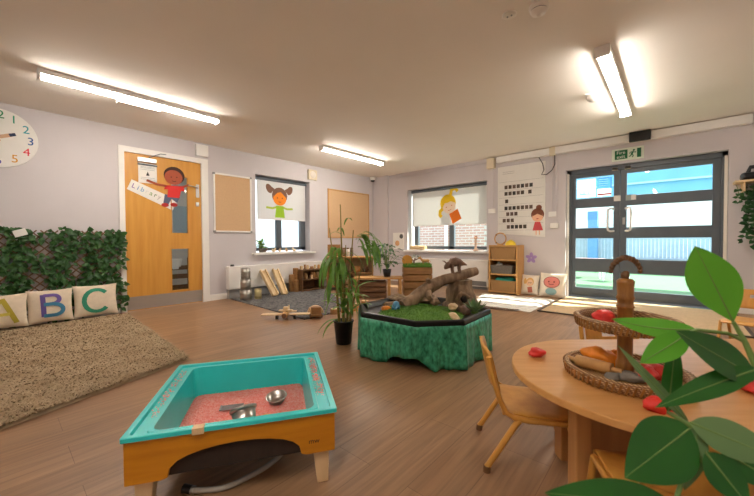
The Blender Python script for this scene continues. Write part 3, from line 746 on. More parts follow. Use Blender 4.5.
for nm, x in (('trim_3', 3.972), ('trim_4', 5.685)):
    struct(MB().bb((x-.008, .055, .0), (x+.02, .09, 1.9)).build(nm, 'offwhite'))

# ------------------------------------------------------------------ outside
struct(MB().bb((-6, .25, -.08), (12, 14, -.02)).build('ground', 'outturf'))
t = thing('garden_fence', 'pale blue picket fence under white panels beyond the glazed doors', 'fence', (0, 6.5, -.02))
b = MB()
for i in range(120): b.bb((2.2+i*.085, 0, 0), (2.2+i*.085+.079, .03, 1.12))
b.bb((2.2, .03, .2), (12.4, .06, .3)); b.bb((2.2, .03, .9), (12.4, .06, 1.0)); b.build('pickets', 'outblue', t)
MB().bb((2.2, .06, 1.12), (12.4, .12, 2.0)).build('white_panel', 'outwhite', t)
b = MB()
t = thing('blue_post', 'blue panel post standing by the fence outside the left glazed door', 'post', (3.4, 6.0, -.02))
MB().bb((-.12, 0, 0), (.12, .2, 1.75)).build('post', pc('6f9fd0'), t); MB().bb((-.13, -.01, 1.5), (.13, .21, 1.75)).build('post_cap', pc('5f8fc4'), t)
t = thing('canopy', 'sky blue canopy edge with lamps outside above the glazed doors', 'canopy', (4.9, 3.4, 0))
MB().bb((-3.4, 0, 1.86), (6, .06, 2.75)).build('valance', 'skyblue', t); MB().bb((-3.4, -.06, 2.08), (6, 0, 2.12)).build('beam', pc('a8cfe8'), t)
MB().bb((-3.3, 0, -.02), (-3.22, .08, 1.86)).build('post', 'outwhite', t); MB().bb((5.8, 0, -.02), (5.88, .08, 1.86)).build('post', 'outwhite', t)
t = thing('garden_bench', 'red-topped low table with white legs outside the left glazed door', 'table', (3.55, 3.6, -.02))
MB().bb((-.45, -.25, .4), (.45, .25, .45)).build('tabletop', pc('d8a8a0'), t)
for x in (-.4, .4):
    for y in (-.2, .2): MB().cyl((x, y, 0), (x*.95, y*.95, .4), .018, n=8).build('leg', 'outwhite', t)
def outchair(x, y, rz, lab):
    t = thing('garden_chair', lab, 'chair', (x, y, -.02), rz, 'white chairs on the lawn outside')
    MB().bb((-.16, -.16, .26), (.16, .16, .29)).build('seat', 'outwhite', t); MB().bb((-.16, .14, .32), (.16, .16, .52)).build('backrest', 'outwhite', t)
    for a in (-1, 1):
        for c in (-1, 1): MB().cyl((a*.17, c*.17, 0), (a*.14, c*.14, .5 if c > 0 else .26), .013, n=8).build('leg', 'outwhite', t)
outchair(2.8, 3.0, .3, 'white chair on the lawn outside, leftmost in the left glazed door'); outchair(4.3, 3.0, -.4, 'white chair on the lawn outside, right of the red-topped table')
t = thing('planter_trough', 'dark blue grey trough by the fence outside the right glazed door', 'trough', (5.3, 6.0, -.02))
MB().bb((-.8, -.2, 0), (.8, .2, .34)).build('trough_body', pc('6a7c92'), t); MB().bb((-.82, -.22, .34), (.82, .22, .38)).build('rim', pc('8a98a8'), t)
t = thing('sheet_board', 'white board leaning near the trough outside', 'board', (6.45, 5.9, -.02)); MB().bb((-.3, -.02, 0), (.3, .02, .36)).build('board', 'outwhite', t); MB().bb((-.3, -.03, .33), (.3, .03, .36)).build('edge', 'grey', t)
struct(MB().bb((-4, 3.0, -.02), (1.35, 3.2, 4.2)).build('wall_outside', 'brick'))
struct(MB().bb((1.35, 3.4, -.02), (2.1, 3.5, 4.2)).build('wall_outside_white', 'render'))
t = thing('drainpipe', 'white drainpipe on the brick wall outside the right window', 'pipe', (.2, 2.95, -.02)); MB().cyl((0, 0, 0), (0, 0, 4.1), .05).build('pipe', 'outwhite', t); MB().bb((-.07, -.03, 1.8), (.07, .05, 1.86)).build('bracket', 'outwhite', t)

# ------------------------------------------------------------------ lamps on the ceiling
def batten(x, y0, y1, lab):
    t = thing('batten_light', lab, 'ceiling light', (x, (y0+y1)/2, H), 0, 'LED batten lights on the ceiling'); L = y1-y0
    MB().bb((-.05, -L/2, -.04), (.05, L/2, 0)).build('housing', 'white', t, .004)
    b = MB(); n = 10
    prof = [(.038*math.cos(PI+PI*k/n), .034*math.sin(PI+PI*k/n)-.041) for k in range(n+1)]
    b.prism(prof, L-.03, Matrix(((1, 0, 0, 0), (0, 0, 1, -L/2+.015), (0, 1, 0, 0), (0, 0, 0, 1)))); b.build('diffuser', 'lamp', t)
    for s in (-1, 1): MB().bb((-.05, s*L/2-.008, -.078), (.05, s*L/2+.008, 0)).build('end_cap', 'white', t)
batten(1.22, -5.57, -4.10, 'long bright batten light on ceiling above the ivy trellis')
batten(1.22, -2.56, -1.16, 'bright batten light on ceiling near the left window')
batten(4.80, -2.82, -1.17, 'bright batten light on ceiling before the glazed doors')
batten(4.80, -7.2, -5.7, 'added unseen batten light on ceiling behind the camera, filling the foreground')  # lamp added out of view behind the camera to brighten the foreground
o = MB().bb((1.06, -5.02, H-.075), (1.15, -4.66, H)).build('emergency_pack', 'white', bevel=.006); tag(o, 'small white box on ceiling beside the batten light above the trellis', 'box')
t = thing('smoke_detector', 'round white smoke detector on ceiling', 'smoke detector', (4.575, -3.6, H))
MB().lathe([(0, -.0), (.055, 0), (.055, -.018), (.048, -.022), (.048, -.03)], 24).build('base', 'offwhite', t); MB().lathe([(.044, -.022), (.044, -.034)], 24).build('vent_slot', 'black', t)
MB().lathe([(.05, -.034), (.04, -.05), (.015, -.055), (.012, -.065), (0, -.065)], 24).build('sensor_cap', 'offwhite', t)
t = thing('ceiling_sensor', 'small flat round sensor plate on ceiling next to the smoke detector', 'sensor', (4.41, -3.64, H))
MB().lathe([(0, 0), (.042, 0), (.042, -.008), (.036, -.012), (0, -.012)], 24).build('plate', 'offwhite', t)
for dx in (-.012, .014): MB().cyl((dx, 0, -.012), (dx, 0, -.016), .006, n=8).build('screw', 'grey', t)
t = thing('emergency_light', 'clear plastic emergency fitting on ceiling beside the batten near the doors', 'light', (4.6, -1.88, H))
MB().bb((-.06, -.07, -.015), (.06, .07, 0)).build('base', 'white', t); MB().ball((0, 0, -.02), (.06, .07, .055), 16, 10).build('clear_dome', 'clearplastic', t)

# ------------------------------------------------------------------ grey mat corner
o = MB().prism([(.1, -3.46), (2.1, -3.55), (2.08, -2.5), (1.3, -2.35), (.45, -1.86), (.1, -1.86)], .012).build('carpet_mat', 'matgrey', bevel=.003); tag(o, 'dark grey speckled carpet mat under the wooden blocks by the left wall', 'mat')
MZ = .012
def tin(x, y, z, r, h, lab, mt='tin', g=None):
    t = thing('metal_tin', lab, 'tin', (x, y, z), 0, g)
    MB().lathe([(0, 0), (r, 0), (r, h), (r-.004, h), (r-.004, .01), (0, .01)], 24).build('can', mt, t)
    b = MB()
    for zz in (.008, h*.35, h*.65, h-.006): b.lathe([(r, zz-.004), (r+.003, zz), (r, zz+.004)], 24)
    b.build('ridges', mt, t)
    MB().lathe([(0, 0), (r-.004, 0), (r-.004, .004), (0, .004)], 24, (0, 0, h-.004)).build('lid', mt, t)
g = 'tins stacked by the left heater'
tin(.40, -3.36, MZ, .085, .15, 'widest grey tin, bottom of the stack of three', g=g); tin(.40, -3.36, MZ+.154, .075, .155, 'grey tin in the middle of the stack of three', g=g); tin(.40, -3.36, MZ+.313, .068, .16, 'smallest grey tin, topmost of the stack of three', g=g)
tin(.45, -3.19, MZ, .05, .15, 'yellowish jar standing beside the tin stack', pc('b9a878'))
def gutter(x0, y0, x1, y1, z1, lab):
    t = thing('wooden_channel', lab, 'channel', (0, 0, 0), 0, 'pale wooden channels leaning on the heater')
    p0, p1 = Vector((x0, y0, MZ+.012)), Vector((x1, y1, z1)); x, y, z = frame_from(p1-p0, (1, 0, .4)); b = MB()
    b.beam(p0, p1, .11, .022, (1, 0, .4)); b.build('base_board', 'palewood', t, .003)
    for s in (-1, 1):
        b = MB(); off = x*(s*.045)+y*.0+Vector((.02, 0, .02)); b.beam(p0+off, p1+off, .022, .03, (1, 0, .4)); b.build('side_rail', 'palewood', t, .003)
gutter(.46, -2.90, .13, -2.93, .40, 'pale wooden channel leaning on heater, nearer the tins'); gutter(.46, -2.73, .13, -2.70, .40, 'pale wooden channel leaning on heater, nearer the dark shelf')
for i, (x, y, hgt, lab) in enumerate(((.24, -2.44, .29, 'short brown post block left of the dark shelf'), (.25, -2.36, .40, 'tall brown post block beside the dark shelf'), (.32, -2.40, .2, 'lowest brown post block in front of the taller posts'))):
    t = thing('post_block', lab, 'block', (x, y, MZ), .2*i, 'brown post blocks by the dark shelf'); MB().bb((-.035, -.035, 0), (.035, .035, hgt)).build('block', 'crate', t, .004); MB().bb((-.033, -.033, hgt), (.033, .033, hgt+.004)).build('end_grain', 'pine', t)
# dark shelf of blocks
t = thing('low_shelf', 'low dark wooden shelf holding blocks against the left heater', 'shelf', (.28, -2.10, MZ))
for y in (-.23, .23): MB().bb((-.13, y-.012, 0), (.13, y+.012, .37)).build('side_panel', 'darkwood', t, .002)
for z in (.0, .18, .35): MB().bb((-.13, -.22, z+.005), (.13, .22, z+.025)).build('shelf_board', 'darkwood', t, .002)
MB().bb((-.13, -.22, .02), (-.12, .22, .36)).build('back_panel', 'darkwood', t)
random.seed(11)
names = {0: 'on the top', 1: 'on the middle board', 2: 'on the bottom board'}
def blockrow(z, n, k, hs):
    for i in range(n):
        y = -2.10-.18+i*.36/(n-1); hh = random.uniform(*hs); w = random.uniform(.03, .05)
        o = None; b = MB()
        sh = i % 3
        if sh == 0: b.bb((-w/2, -w/2, 0), (w/2, w/2, hh))
        elif sh == 1: b.cyl((0, 0, 0), (0, 0, hh), w*.55, n=14)
        else: b.prism([(-w*.6, 0), (w*.6, 0), (w*.6, hh*.5), (w*.35, hh), (-w*.35, hh), (-w*.6, hh*.5)], w, Matrix(((0, 0, 1, -w/2), (1, 0, 0, 0), (0, 1, 0, 0), (0, 0, 0, 1))))
        o = b.build('toy_block', random.choice(['pine', 'palewood', 'crate']), bevel=.003); o.location = (.3+random.uniform(-.03, .05), y, z)
        pos = ['first', 'second', 'third', 'fourth', 'fifth', 'sixth', 'seventh'][i]
        tag(o, f'small {["square", "round", "tapered"][sh]} wooden block {names[k]} of the dark shelf, {pos} from left', 'block', 'wooden blocks on the dark shelf')
blockrow(MZ+.375, 6, 0, (.04, .09)); blockrow(MZ+.205, 7, 1, (.06, .12))
# toy plane and bits along the mat edge
t = thing('toy_plane', 'pale wooden toy aeroplane on the floor at the mat edge', 'toy plane', (1.90, -3.66, 0), RAD(45))
MB().tube([(0, -.09, .055), (0, -.05, .057), (0, .06, .052), (0, .2, .05)], [.028, .036, .028, .012], 12).build('fuselage', 'pine', t)
MB().bb((-.27, -.045, .05), (.27, .045, .062)).build('wing', 'palewood', t, .004); MB().bb((-.075, -.03, .095), (.075, .03, .105)).build('upper_wing', 'palewood', t, .003)
MB().bb((-.09, .155, .05), (.09, .2, .058)).build('tailplane', 'palewood', t); MB().prism([(0, 0), (.05, 0), (.04, .07), (.015, .07)], .01, Matrix(((0, 0, 1, -.005), (1, 0, 0, .15), (0, 1, 0, .055), (0, 0, 0, 1)))).build('tail_fin', 'palewood', t)
MB().bb((-.028, -.02, .06), (.028, .03, .14)).build('cabin', 'palewood', t, .008)
for x in (-.1, .1): 
    w = MB().bb((x-.008, -.012, .028), (x+.008, .012, .05)).build('strut', 'darkwood', t); MB().cyl((x-.014, 0, .022), (x+.014, 0, .022), .022, n=16).build('wheel', 'black', w)
MB().cyl((0, -.105, .055), (0, -.09, .055), .026, n=14).build('nose', 'darkwood', t)
t = thing('toy_truck', 'brown wooden toy truck on the floor beside the toy aeroplane', 'toy truck', (2.06, -3.37, 0), RAD(60))
MB().bb((-.06, -.13, .025), (.06, .13, .05)).build('chassis', 'crate', t, .004); MB().bb((-.055, -.12, .05), (.055, -.04, .13)).build('cab', 'crate', t, .008); MB().bb((-.055, -.03, .05), (.055, .12, .09)).build('load_bed', 'pine', t, .004)
for y in (-.08, .08):
    for x in (-.062, .062): MB().cyl((x-.01, y, .025), (x+.01, y, .025), .025, n=14).build('wheel', 'darkwood', t)
t = thing('toy_arch', 'pale wooden arch block behind the toy truck', 'block', (1.93, -3.26, 0), RAD(50))
MB().prism(disc(.1, 14, (0, 0), a0=0, a1=PI)+disc(.055, 14, (0, 0), a0=PI, a1=0), .06, Matrix(((1, 0, 0, 0), (0, 0, 1, -.03), (0, 1, 0, 0), (0, 0, 0, 1)))).build('arch', 'palewood', t, .003)
MB().prism(disc(.05, 14, (0, 0), a0=0, a1=PI), .05, Matrix(((1, 0, 0, 0), (0, 0, 1, -.025), (0, 1, 0, 0), (0, 0, 0, 1)))).build('arch_core', 'pine', t, .003)
o.location.z = o.location.z
for i, (x, y, lab, mt) in enumerate(((2.06, -3.12, 'round brown log slice on the floor at the mat edge, next to toy truck', 'crate'), (2.10, -2.98, 'orange-brown log slice at the mat edge behind plant leaves', 'pine'), (2.12, -2.82, 'orange-brown log slice at the mat edge, third along', 'pine'), (2.14, -2.66, 'tan log slice at the mat edge farthest from toy aeroplane', 'crate'))):
    t = thing('log_slice', lab, 'log slice', (x+.06, y, 0), .3*i, 'log slices along the mat edge')
    MB().cyl((0, 0, 0), (0, 0, .06+.015*i), .055, .05, 14).build('bark_ring', mt, t); MB().cyl((0, 0, .06+.015*i), (0, 0, .063+.015*i), .045, n=14).build('cut_face', 'palewood', t)

# window sill bits
def pot_plant(name, lab, loc, r, h, leaves, lm, L, seed, pm='black'):
    random.seed(seed); t = thing(name, lab, 'plant', loc)
    MB().lathe([(0, 0), (r*.75, 0), (r, h), (r*.9, h), (r*.85, h*.9), (0, h*.9)], 18).build('pot', pm, t)
    b = MB(); st = MB()
    for i in range(leaves):
        a = random.uniform(0, 2*PI); e = random.uniform(.2, 1.3); p0 = Vector((0, 0, h*.9)); d = Vector((math.cos(a)*math.cos(e), math.sin(a)*math.cos(e), math.sin(e)))
        p1 = p0+d*L*random.uniform(.3, .8); p2 = p1+(d+Vector((0, 0, -.35))).normalized()*L*.4
        st.tube([p0, (p0+p1)/2+Vector((0, 0, .02*L)), p1], .004, 5, False)
        b.leaf(p1, p2, L*.22, Z, .15, 5)
    st.build('stems', 'stem', t); b.build('leaves', lm, t, recalc=False); return t
pot_plant('sill_plant', 'small leafy plant at the left end of the left window sill', (-.02, -2.86, .702), .045, .07, 46, 'plant', .17, 2, 'stone')
for i, (y, mt, lab) in enumerate(((-2.8, 'brown', 'dark toy figure on the left sill beside the small plant'), (-2.62, 'palewood', 'pale wooden toy on the left sill, left of middle'), (-2.5, 'palewood', 'pale rounded toy at the middle of the left sill'), (-2.36, 'pine', 'tan wooden toy on the left sill, right of middle'), (-2.2, 'palewood', 'pale wooden toy at the right of the left sill'))):
    t = thing('sill_toy', lab, 'toy', (-.02, y, .702), .4*i, 'small toys on the left window sill')
    MB().ball((0, 0, .022), (.025, .05, .022), 12, 8).build('body', mt, t); MB().ball((0, .04, .05), (.017, .02, .017), 10, 6).build('head', mt, t)
t = thing('pale_log', 'short pale log lying on the right window sill', 'log', (1.22, -.0, .692), 0); b = MB(); b.tube([(-.19, 0, .045), (-.08, .01, .047), (.08, 0, .045), (.19, .0, .044)], [.042, .045, .044, .04], 14); b.build('log', 'palewood', t); MB().cyl((.19, 0, .044), (.192, 0, .044), .034, n=14).build('cut_end', 'pine', t)
t = thing('peg_doll', 'tall pale pink peg figure on the right window sill', 'toy', (2.5, -.02, .692))
MB().lathe([(0, 0), (.05, 0), (.045, .02), (.02, .05), (.018, .2), (.0, .22)], 16).build('body', pc('e8c8b0'), t); MB().ball((0, 0, .24), .035).build('head', pc('eac0a4'), t); MB().cyl((-.06, 0, .13), (.06, 0, .13), .011, n=8).build('arms', pc('e8c8b0'), t)

# ------------------------------------------------------------------ shelf unit with baskets, right of radiator
t = thing('basket_shelf', 'narrow pine shelf unit with three compartments beside the cushions', 'shelf', (3.115, 0, 0))
for x in (-.225, .225): MB().bb((x-.012, -.34, 0), (x+.012, -.02, .80)).build('side_panel', 'pine', t, .002)
for z in (.03, .32, .56, .79): MB().bb((-.225, -.34, z-.012), (.225, -.02, z+.012)).build('shelf_board', 'pine', t, .002)
MB().bb((-.22, -.03, .03), (.22, -.02, .79)).build('back_panel', 'pine', t)
def basket(lab, cx, cy, z, w, dd, h, mt, extra=None):
    t = thing('storage_basket', lab, 'basket', (cx, cy, z), 0, 'baskets in the pine shelf unit')
    b = MB()
    prof = []
    def ring(w, d, z): return [(x*w/2, y*d/2, z) for x, y in ((-1, -1), (1, -1), (1, 1), (-1, 1))]
    rs = [ring(w*.92, dd*.92, 0), ring(w, dd, h), ring(w-.02, dd-.02, h), ring(w*.92-.02, dd*.92-.02, .01)]
    vs = sum(rs, []); fs = [(3, 2, 1, 0), (12, 13, 14, 15)]
    for k in range(3): fs += [(k*4+i, k*4+(i+1) % 4, k*4+4+(i+1) % 4, k*4+4+i) for i in range(4)]
    b.add(vs, fs); b.build('basket_body', mt, t, .006)
    b = MB(); pts = ring(w-.005, dd-.005, h); b.tube([Vector(p) for p in pts+[pts[0], pts[1]]], .009, 8, False); b.build('rim', mt, t)
    return t
basket('tan wicker basket on the top shelf of the pine unit', 3.115, -.2, .572, .41, .29, .19, 'wicker')
basket('grey wicker basket on the middle shelf of the pine unit', 3.09, -.2, .332, .36, .28, .13, 'greywicker')
basket('brown wicker basket with green cloth on the bottom shelf', 3.115, -.2, .042, .41, .29, .17, 'wicker')
def cloth_lump(name, lab, cat, c, r, mt, seed, n=24):
    b = MB(); b.ball((0, 0, 0), r, n, 14, .5, seed); o = b.build(name, mt); o.location = c; return tag(o, lab, cat)
cloth_lump('green_cloth', 'crumpled green cloth in the bottom basket of the pine unit', 'cloth', (3.115, -.2, .2), (.17, .12, .065), 'turquoise', 3)
cloth_lump('soft_toy', 'white soft toy lying in the grey basket', 'toy', (3.02, -.23, .46), (.05, .045, .055), 'paper', 5)
cloth_lump('brown_toy', 'brown rounded toy lying in the grey basket beside white toy', 'toy', (3.14, -.2, .44), (.08, .06, .045), 'brown', 6)
t = thing('wooden_hoop', 'wooden hoop standing on the pine shelf unit', 'hoop', (3.03, -.22, .802)); b = MB()
b.tube([(.095*math.cos(2*PI*k/32), 0, .107+.095*math.sin(2*PI*k/32)) for k in range(33)], .011, 8, False); b.build('ring', 'pine', t)
MB().bb((-.04, -.03, 0), (.04, .03, .012)).build('foot', 'pine', t)
for k in range(4): 
    a = k*PI/2+.8; MB().ball((.095*math.cos(a), 0, .107+.095*math.sin(a)), .016, 10, 6).build('bead', ['palewood', 'crate', 'darkwood', 'pine'][k], t)
t = thing('yellow_bowl', 'yellow upturned bowl on the pine shelf unit', 'bowl', (3.2, -.22, .802)); MB().lathe([(.085, 0), (.08, .03), (.055, .065), (.025, .075), (.0, .075)], 22).build('bowl', 'yellow', t); MB().lathe([(.028, .073), (.028, .085), (.0, .085)], 18).build('foot_ring', 'yellow', t)

G = 'printed cushions against the back wall'
cushion('cushion', 'cream cushion printed with a yellow-haired girl beside the shelf unit',   .275, .33, .045, (3.478, -.165, .0), 0, -.25, 'cushionwhite',
        [('printed_girl', [('oval', (.1, .25, .42, .42), 0, 'dcae6a'), ('oval', (-.45, .3, .16, .3), 0, 'dcae6a'), ('oval', (.1, .15, .33, .33), 0, 'eac4a0'), ('line', ((.1, -.25), (.2, -.8)), .5, 'c0705a'), ('oval', (0, .15, .05, .06), 0, '6a4030'), ('oval', (.22, .15, .05, .06), 0, '6a4030')])], G)
cushion('cushion', 'cream cushion printed with a pink round face, nearest the glazed doors', .385, .38, .055, (3.815, -.19, .0), -.05, -.25, 'cushionwhite',
        [('printed_face', [('oval', (0, .2, .62, .48), 0, '9a5a50'), ('oval', (0, .2, .56, .43), 0, 'e0877c'), ('oval', (0, -.58, .42, .3), 0, '8ab0b4'), ('oval', (-.2, .22, .06, .07), 0, '8a4038'), ('oval', (.2, .22, .06, .07), 0, '8a4038'), ('line', arc(0, .1, .2, .12, 200, 340, 6), .05, '8a4038')])], G)

# mats near the doors
t = tag(bpy.data.objects.new('fluffy_rug', None), 'white fluffy rug on the floor in front of the shelf unit', 'rug'); COL.objects.link(t)
q0, q1, q2, q3 = (2.84, -.5), (3.93, -.42), (3.90, -1.52), (3.15, -1.62)
b = MB()
def rr(u, v):
    a = Vector(q0).lerp(Vector(q1), u); c = Vector(q3).lerp(Vector(q2), u); p = a.lerp(c, v); e = min(u, 1-u, v, 1-v)
    return Vector((p.x+.02*noise.noise(Vector((u*9, v*9, 0))), p.y+.02*noise.noise(Vector((u*9, v*9, 5))), .002+min(1, e*14)*(.02+.008*noise.noise(Vector((u*25, v*25, 2))))))
b.grid(rr, 50, 50); b.build('pile', 'rugwhite', t)
b = MB()
random.seed(8)
for i in range(700):
    u = random.uniform(.15, .8); v = random.uniform(.955, 1.02); p = rr(u, min(1, v)); 
    b.leaf((p.x, p.y, .012), (p.x+random.uniform(-.03, .03), p.y-random.uniform(.02, .07), .014), .012, Z, 0, 2)
b.build('brown_edge', pc('8a705c'), t, recalc=False)  # brown blades strewn along the front edge
t = thing('door_mat', 'pale coir entrance mat before the glazed doors', 'mat', (0, 0, 0))
MB().bb((3.985, -1.38, 0), (5.75, -.02, .012)).build('pile', 'coir', t)
b = MB(); b.bb((3.955, -1.41, 0), (3.985, -.02, .014)); b.bb((3.955, -1.41, 0), (5.78, -1.38, .014)); b.bb((5.75, -1.41, 0), (5.78, -.02, .014)); b.build('edge_trim', 'trimdark', t)

# ------------------------------------------------------------------ wooden units in the corner
UD = Vector((.7515, .6597, 0)); FD = Vector((-.66, .751, 0)); ang = math.atan2(UD.y, UD.x)
t = thing('wooden_dresser', 'tall wooden play unit in the room corner with raised back panel', 'shelf unit', (.72, -1.48, 0), ang)
for x in (-.41, .0, .41): MB().bb((x-.012, -.17, 0), (x+.012, .17, .575)).build('side_panel', 'crate', t, .002)
for z in (.06, .3): MB().bb((-.41, -.17, z-.01), (.41, .17, z+.01)).build('shelf_board', 'crate', t, .002)
MB().bb((-.44, -.2, .575), (.44, .18, .6)).build('worktop', 'pine', t, .003)
MB().bb((-.41, .15, .06), (.41, .165, .575)).build('back_panel', 'palewood', t)
MB().bb((-.44, .10, .6), (-.2, .16, .82)).build('raised_panel', 'crate', t, .003)
def on_unit(base, dx, dy, z):
    return base+UD*dx+Vector((-UD.y, UD.x, 0))*dy+Vector((0, 0, z))
base = Vector((.72, -1.48, 0))
for i, (dx, dy, lab, mt) in enumerate(((-.12, .02, 'dark jar on the corner unit worktop, next to raised panel', 'brown'), (-.05, .04, 'white jar on the corner unit worktop', 'paper'), (.02, .03, 'dark jar on the corner unit worktop, right of white jar', 'stone'))):
    t = thing('storage_jar', lab, 'jar', on_unit(base, dx, dy, .6), 0, 'jars on the corner unit'); MB().lathe([(0, 0), (.03, 0), (.032, .1), (.024, .14), (0, .14)], 16).build('jar_body', mt, t); MB().lathe([(.026, .135), (.026, .16), (0, .16)], 16).build('lid', 'darkwood', t)
for i, (dx, z, r, lab, mt) in enumerate(((-.2, .31, .1, 'brown round pot on the left shelf of the corner unit', 'brown'), (.12, .31, .07, 'tan round pot on the right shelf of the corner unit', 'pine'), (.28, .31, .06, 'small dark pot on the right shelf of the corner unit', 'darkwood'))):
    t = thing('round_pot', lab, 'pot', on_unit(base, dx, -.03, z), 0, 'pots in the corner unit'); MB().lathe([(0, 0), (r*.7, 0), (r, r*.8), (r*.75, r*1.6), (r*.6, r*1.6), (0, r*.3)], 18).build('pot_body', mt, t); MB().lathe([(r*.75, r*1.55), (r*.8, r*1.65), (r*.65, r*1.65)], 18).build('rim', mt, t)
# low bench in front with slatted crate under
cb = Vector((1.73, -1.86, 0))
t = thing('low_bench', 'low wooden bench in front of the corner unit', 'bench', cb, ang)
MB().bb((-.38, -.16, .295), (.38, .16, .32)).build('bench_top', 'pine', t, .003)
for x in (-.34, .17, .34): MB().bb((x-.02, -.14, 0), (x+.02, .14, .295)).build('leg', 'pine', t, .003)
def slat_crate(name, lab, loc, w, dd, h, n, mt='crate'):
    t = thing(name, lab, 'crate', loc, ang)
    for x in (-w/2+.015, w/2-.015):
        for y in (-dd/2+.015, dd/2-.015): MB().bb((x-.015, y-.015, 0), (x+.015, y+.015, h)).build('corner_post', mt, t, .002)
    sh = h/n
    for i in range(n):
        b = MB(); z0, z1 = i*sh+.008, (i+1)*sh-.008
        b.bb((-w/2, -dd/2-.01, z0), (w/2, -dd/2, z1)); b.bb((-w/2, dd/2, z0), (w/2, dd/2+.01, z1)); b.bb((-w/2-.01, -dd/2, z0), (-w/2, dd/2, z1)); b.bb((w/2, -dd/2, z0), (w/2+.01, dd/2, z1)); b.build('slat', mt, t, .002)
    MB().bb((-w/2, -dd/2, .01), (w/2, dd/2, .02)).build('crate_floor', mt, t)
    return t
slat_crate('slatted_crate', 'brown slatted crate under the low bench', cb+UD*-.09, .42, .22, .26, 3, 'darkwood')
slat_crate('slatted_crate', 'wooden slatted crate topped with grass behind the dinosaur log', Vector((2.06, -1.27, 0)), .44, .3, .46, 4)
gc = Vector((2.06, -1.27, .46))
t = thing('grass_mat', 'small green grass mat on top of the slatted crate', 'grass mat', gc, ang); MB().bb((-.225, -.155, 0), (.225, .155, .02)).build('mat_base', 'turf', t)
random.seed(4); b = MB()
for i in range(900):
    p = Vector((random.uniform(-.22, .22), random.uniform(-.15, .15), .02)); b.leaf(p, p+Vector((random.uniform(-.02, .02), random.uniform(-.02, .02), random.uniform(.02, .05))), .006, (0, 1, 0), 0, 2)
o = b.build('grass_blades', 'plant', t, stuff=True, recalc=False)
t = thing('toy_tree', 'small wooden toy tree with dark green foliage on the grass-topped crate', 'toy tree', on_unit(gc, -.045, .03, .02), 0)
b = MB(); b.tube([(0, 0, 0), (.0, 0, .06), (.02, .01, .12)], [.018, .012, .01], 8); b.tube([(0, 0, .06), (-.05, .0, .11)], [.01, .007], 6); b.tube([(0.01, 0, .08), (.07, .02, .11)], [.01, .007], 6); b.build('trunk', 'brown', t)
b = MB()
for i in range(90):
    c = random.choice([(.02, .01, .15), (-.06, 0, .12), (.08, .02, .13)]); p = Vector(c)+Vector((random.uniform(-.04, .04), random.uniform(-.04, .04), random.uniform(-.02, .03))); b.leaf(p, p+Vector((random.uniform(-.03, .03), random.uniform(-.03, .03), random.uniform(-.01, .02))), .018, Z, .1, 2)
b.build('foliage', 'darkplant', t, recalc=False)
def animal(lab, p, rz, s, mt, name='toy_animal'):
    t = thing(name, lab, 'toy animal', p, rz)
    b = MB(); b.tube([(-.07*s, 0, .085*s), (-.05*s, 0, .09*s), (.0, 0, .087*s), (.05*s, 0, .092*s), (.075*s, 0, .11*s), (.095*s, 0, .14*s), (.12*s, 0, .145*s), (.145*s, 0, .13*s)], [.018*s, .03*s, .03*s, .03*s, .022*s, .018*s, .02*s, .01*s], 12); b.build('body', mt, t)
    for x in (-.05, .05):
        for y in (-.018, .018): MB().tube([(x*s, y*s, .08*s), (x*s-.004*s, y*s, .04*s), (x*s, y*s, 0)], [.013*s, .009*s, .009*s], 8).build('leg', mt, t)
    for y in (-.012, .012): MB().tube([(.1*s, y*s, .155*s), (.09*s, y*1.8*s, .185*s)], [.006*s, .002*s], 6).build('ear', mt, t)
    MB().tube([(-.085*s, 0, .09*s), (-.1*s, 0, .06*s)], [.006*s, .003*s], 6).build('tail', mt, t)
animal('tan wooden toy animal on the grass-topped crate, right of toy tree', on_unit(gc, .14, -.02, .02), ang+PI, .85, 'pine')
t = thing('wood_disc', 'round honey wood disc standing on the grass-topped crate, left of toy tree', 'disc', on_unit(gc, -.16, 0, .02), ang); MB().cyl((0, -.02, .085), (0, .02, .085), .085, n=24).build('disc', 'doorwood', t); MB().bb((-.04, -.03, 0), (.04, .03, .02)).build('foot', 'doorwood', t)

# dark leafy plant on the bench
random.seed(21)
t = thing('dark_plant', 'dark green leafy pot plant on the low bench', 'plant', on_unit(cb, .14, .0, .32), 0)
MB().lathe([(0, 0), (.05, 0), (.07, .12), (.06, .12), (.055, .1), (0, .1)], 18).build('pot', 'black', t)
b = MB(); st = MB()
for i in range(70):
    a = random.uniform(0, 2*PI); rr_ = random.uniform(.02, .2); zz = random.uniform(.18, .52)
    p1 = Vector((rr_*math.cos(a), rr_*math.sin(a), zz)); 
    if i % 3 == 0: st.tube([(0, 0, .1), p1*.5+Vector((0, 0, .08)), p1], .004, 5, False)
    d = Vector((math.cos(a), math.sin(a), random.uniform(-.7, .3))).normalized(); b.leaf(p1, p1+d*random.uniform(.07, .12), .05, Z, .1, 4)
st.build('stems', 'stem', t); b.build('leaves', 'darkplant', t, recalc=False)

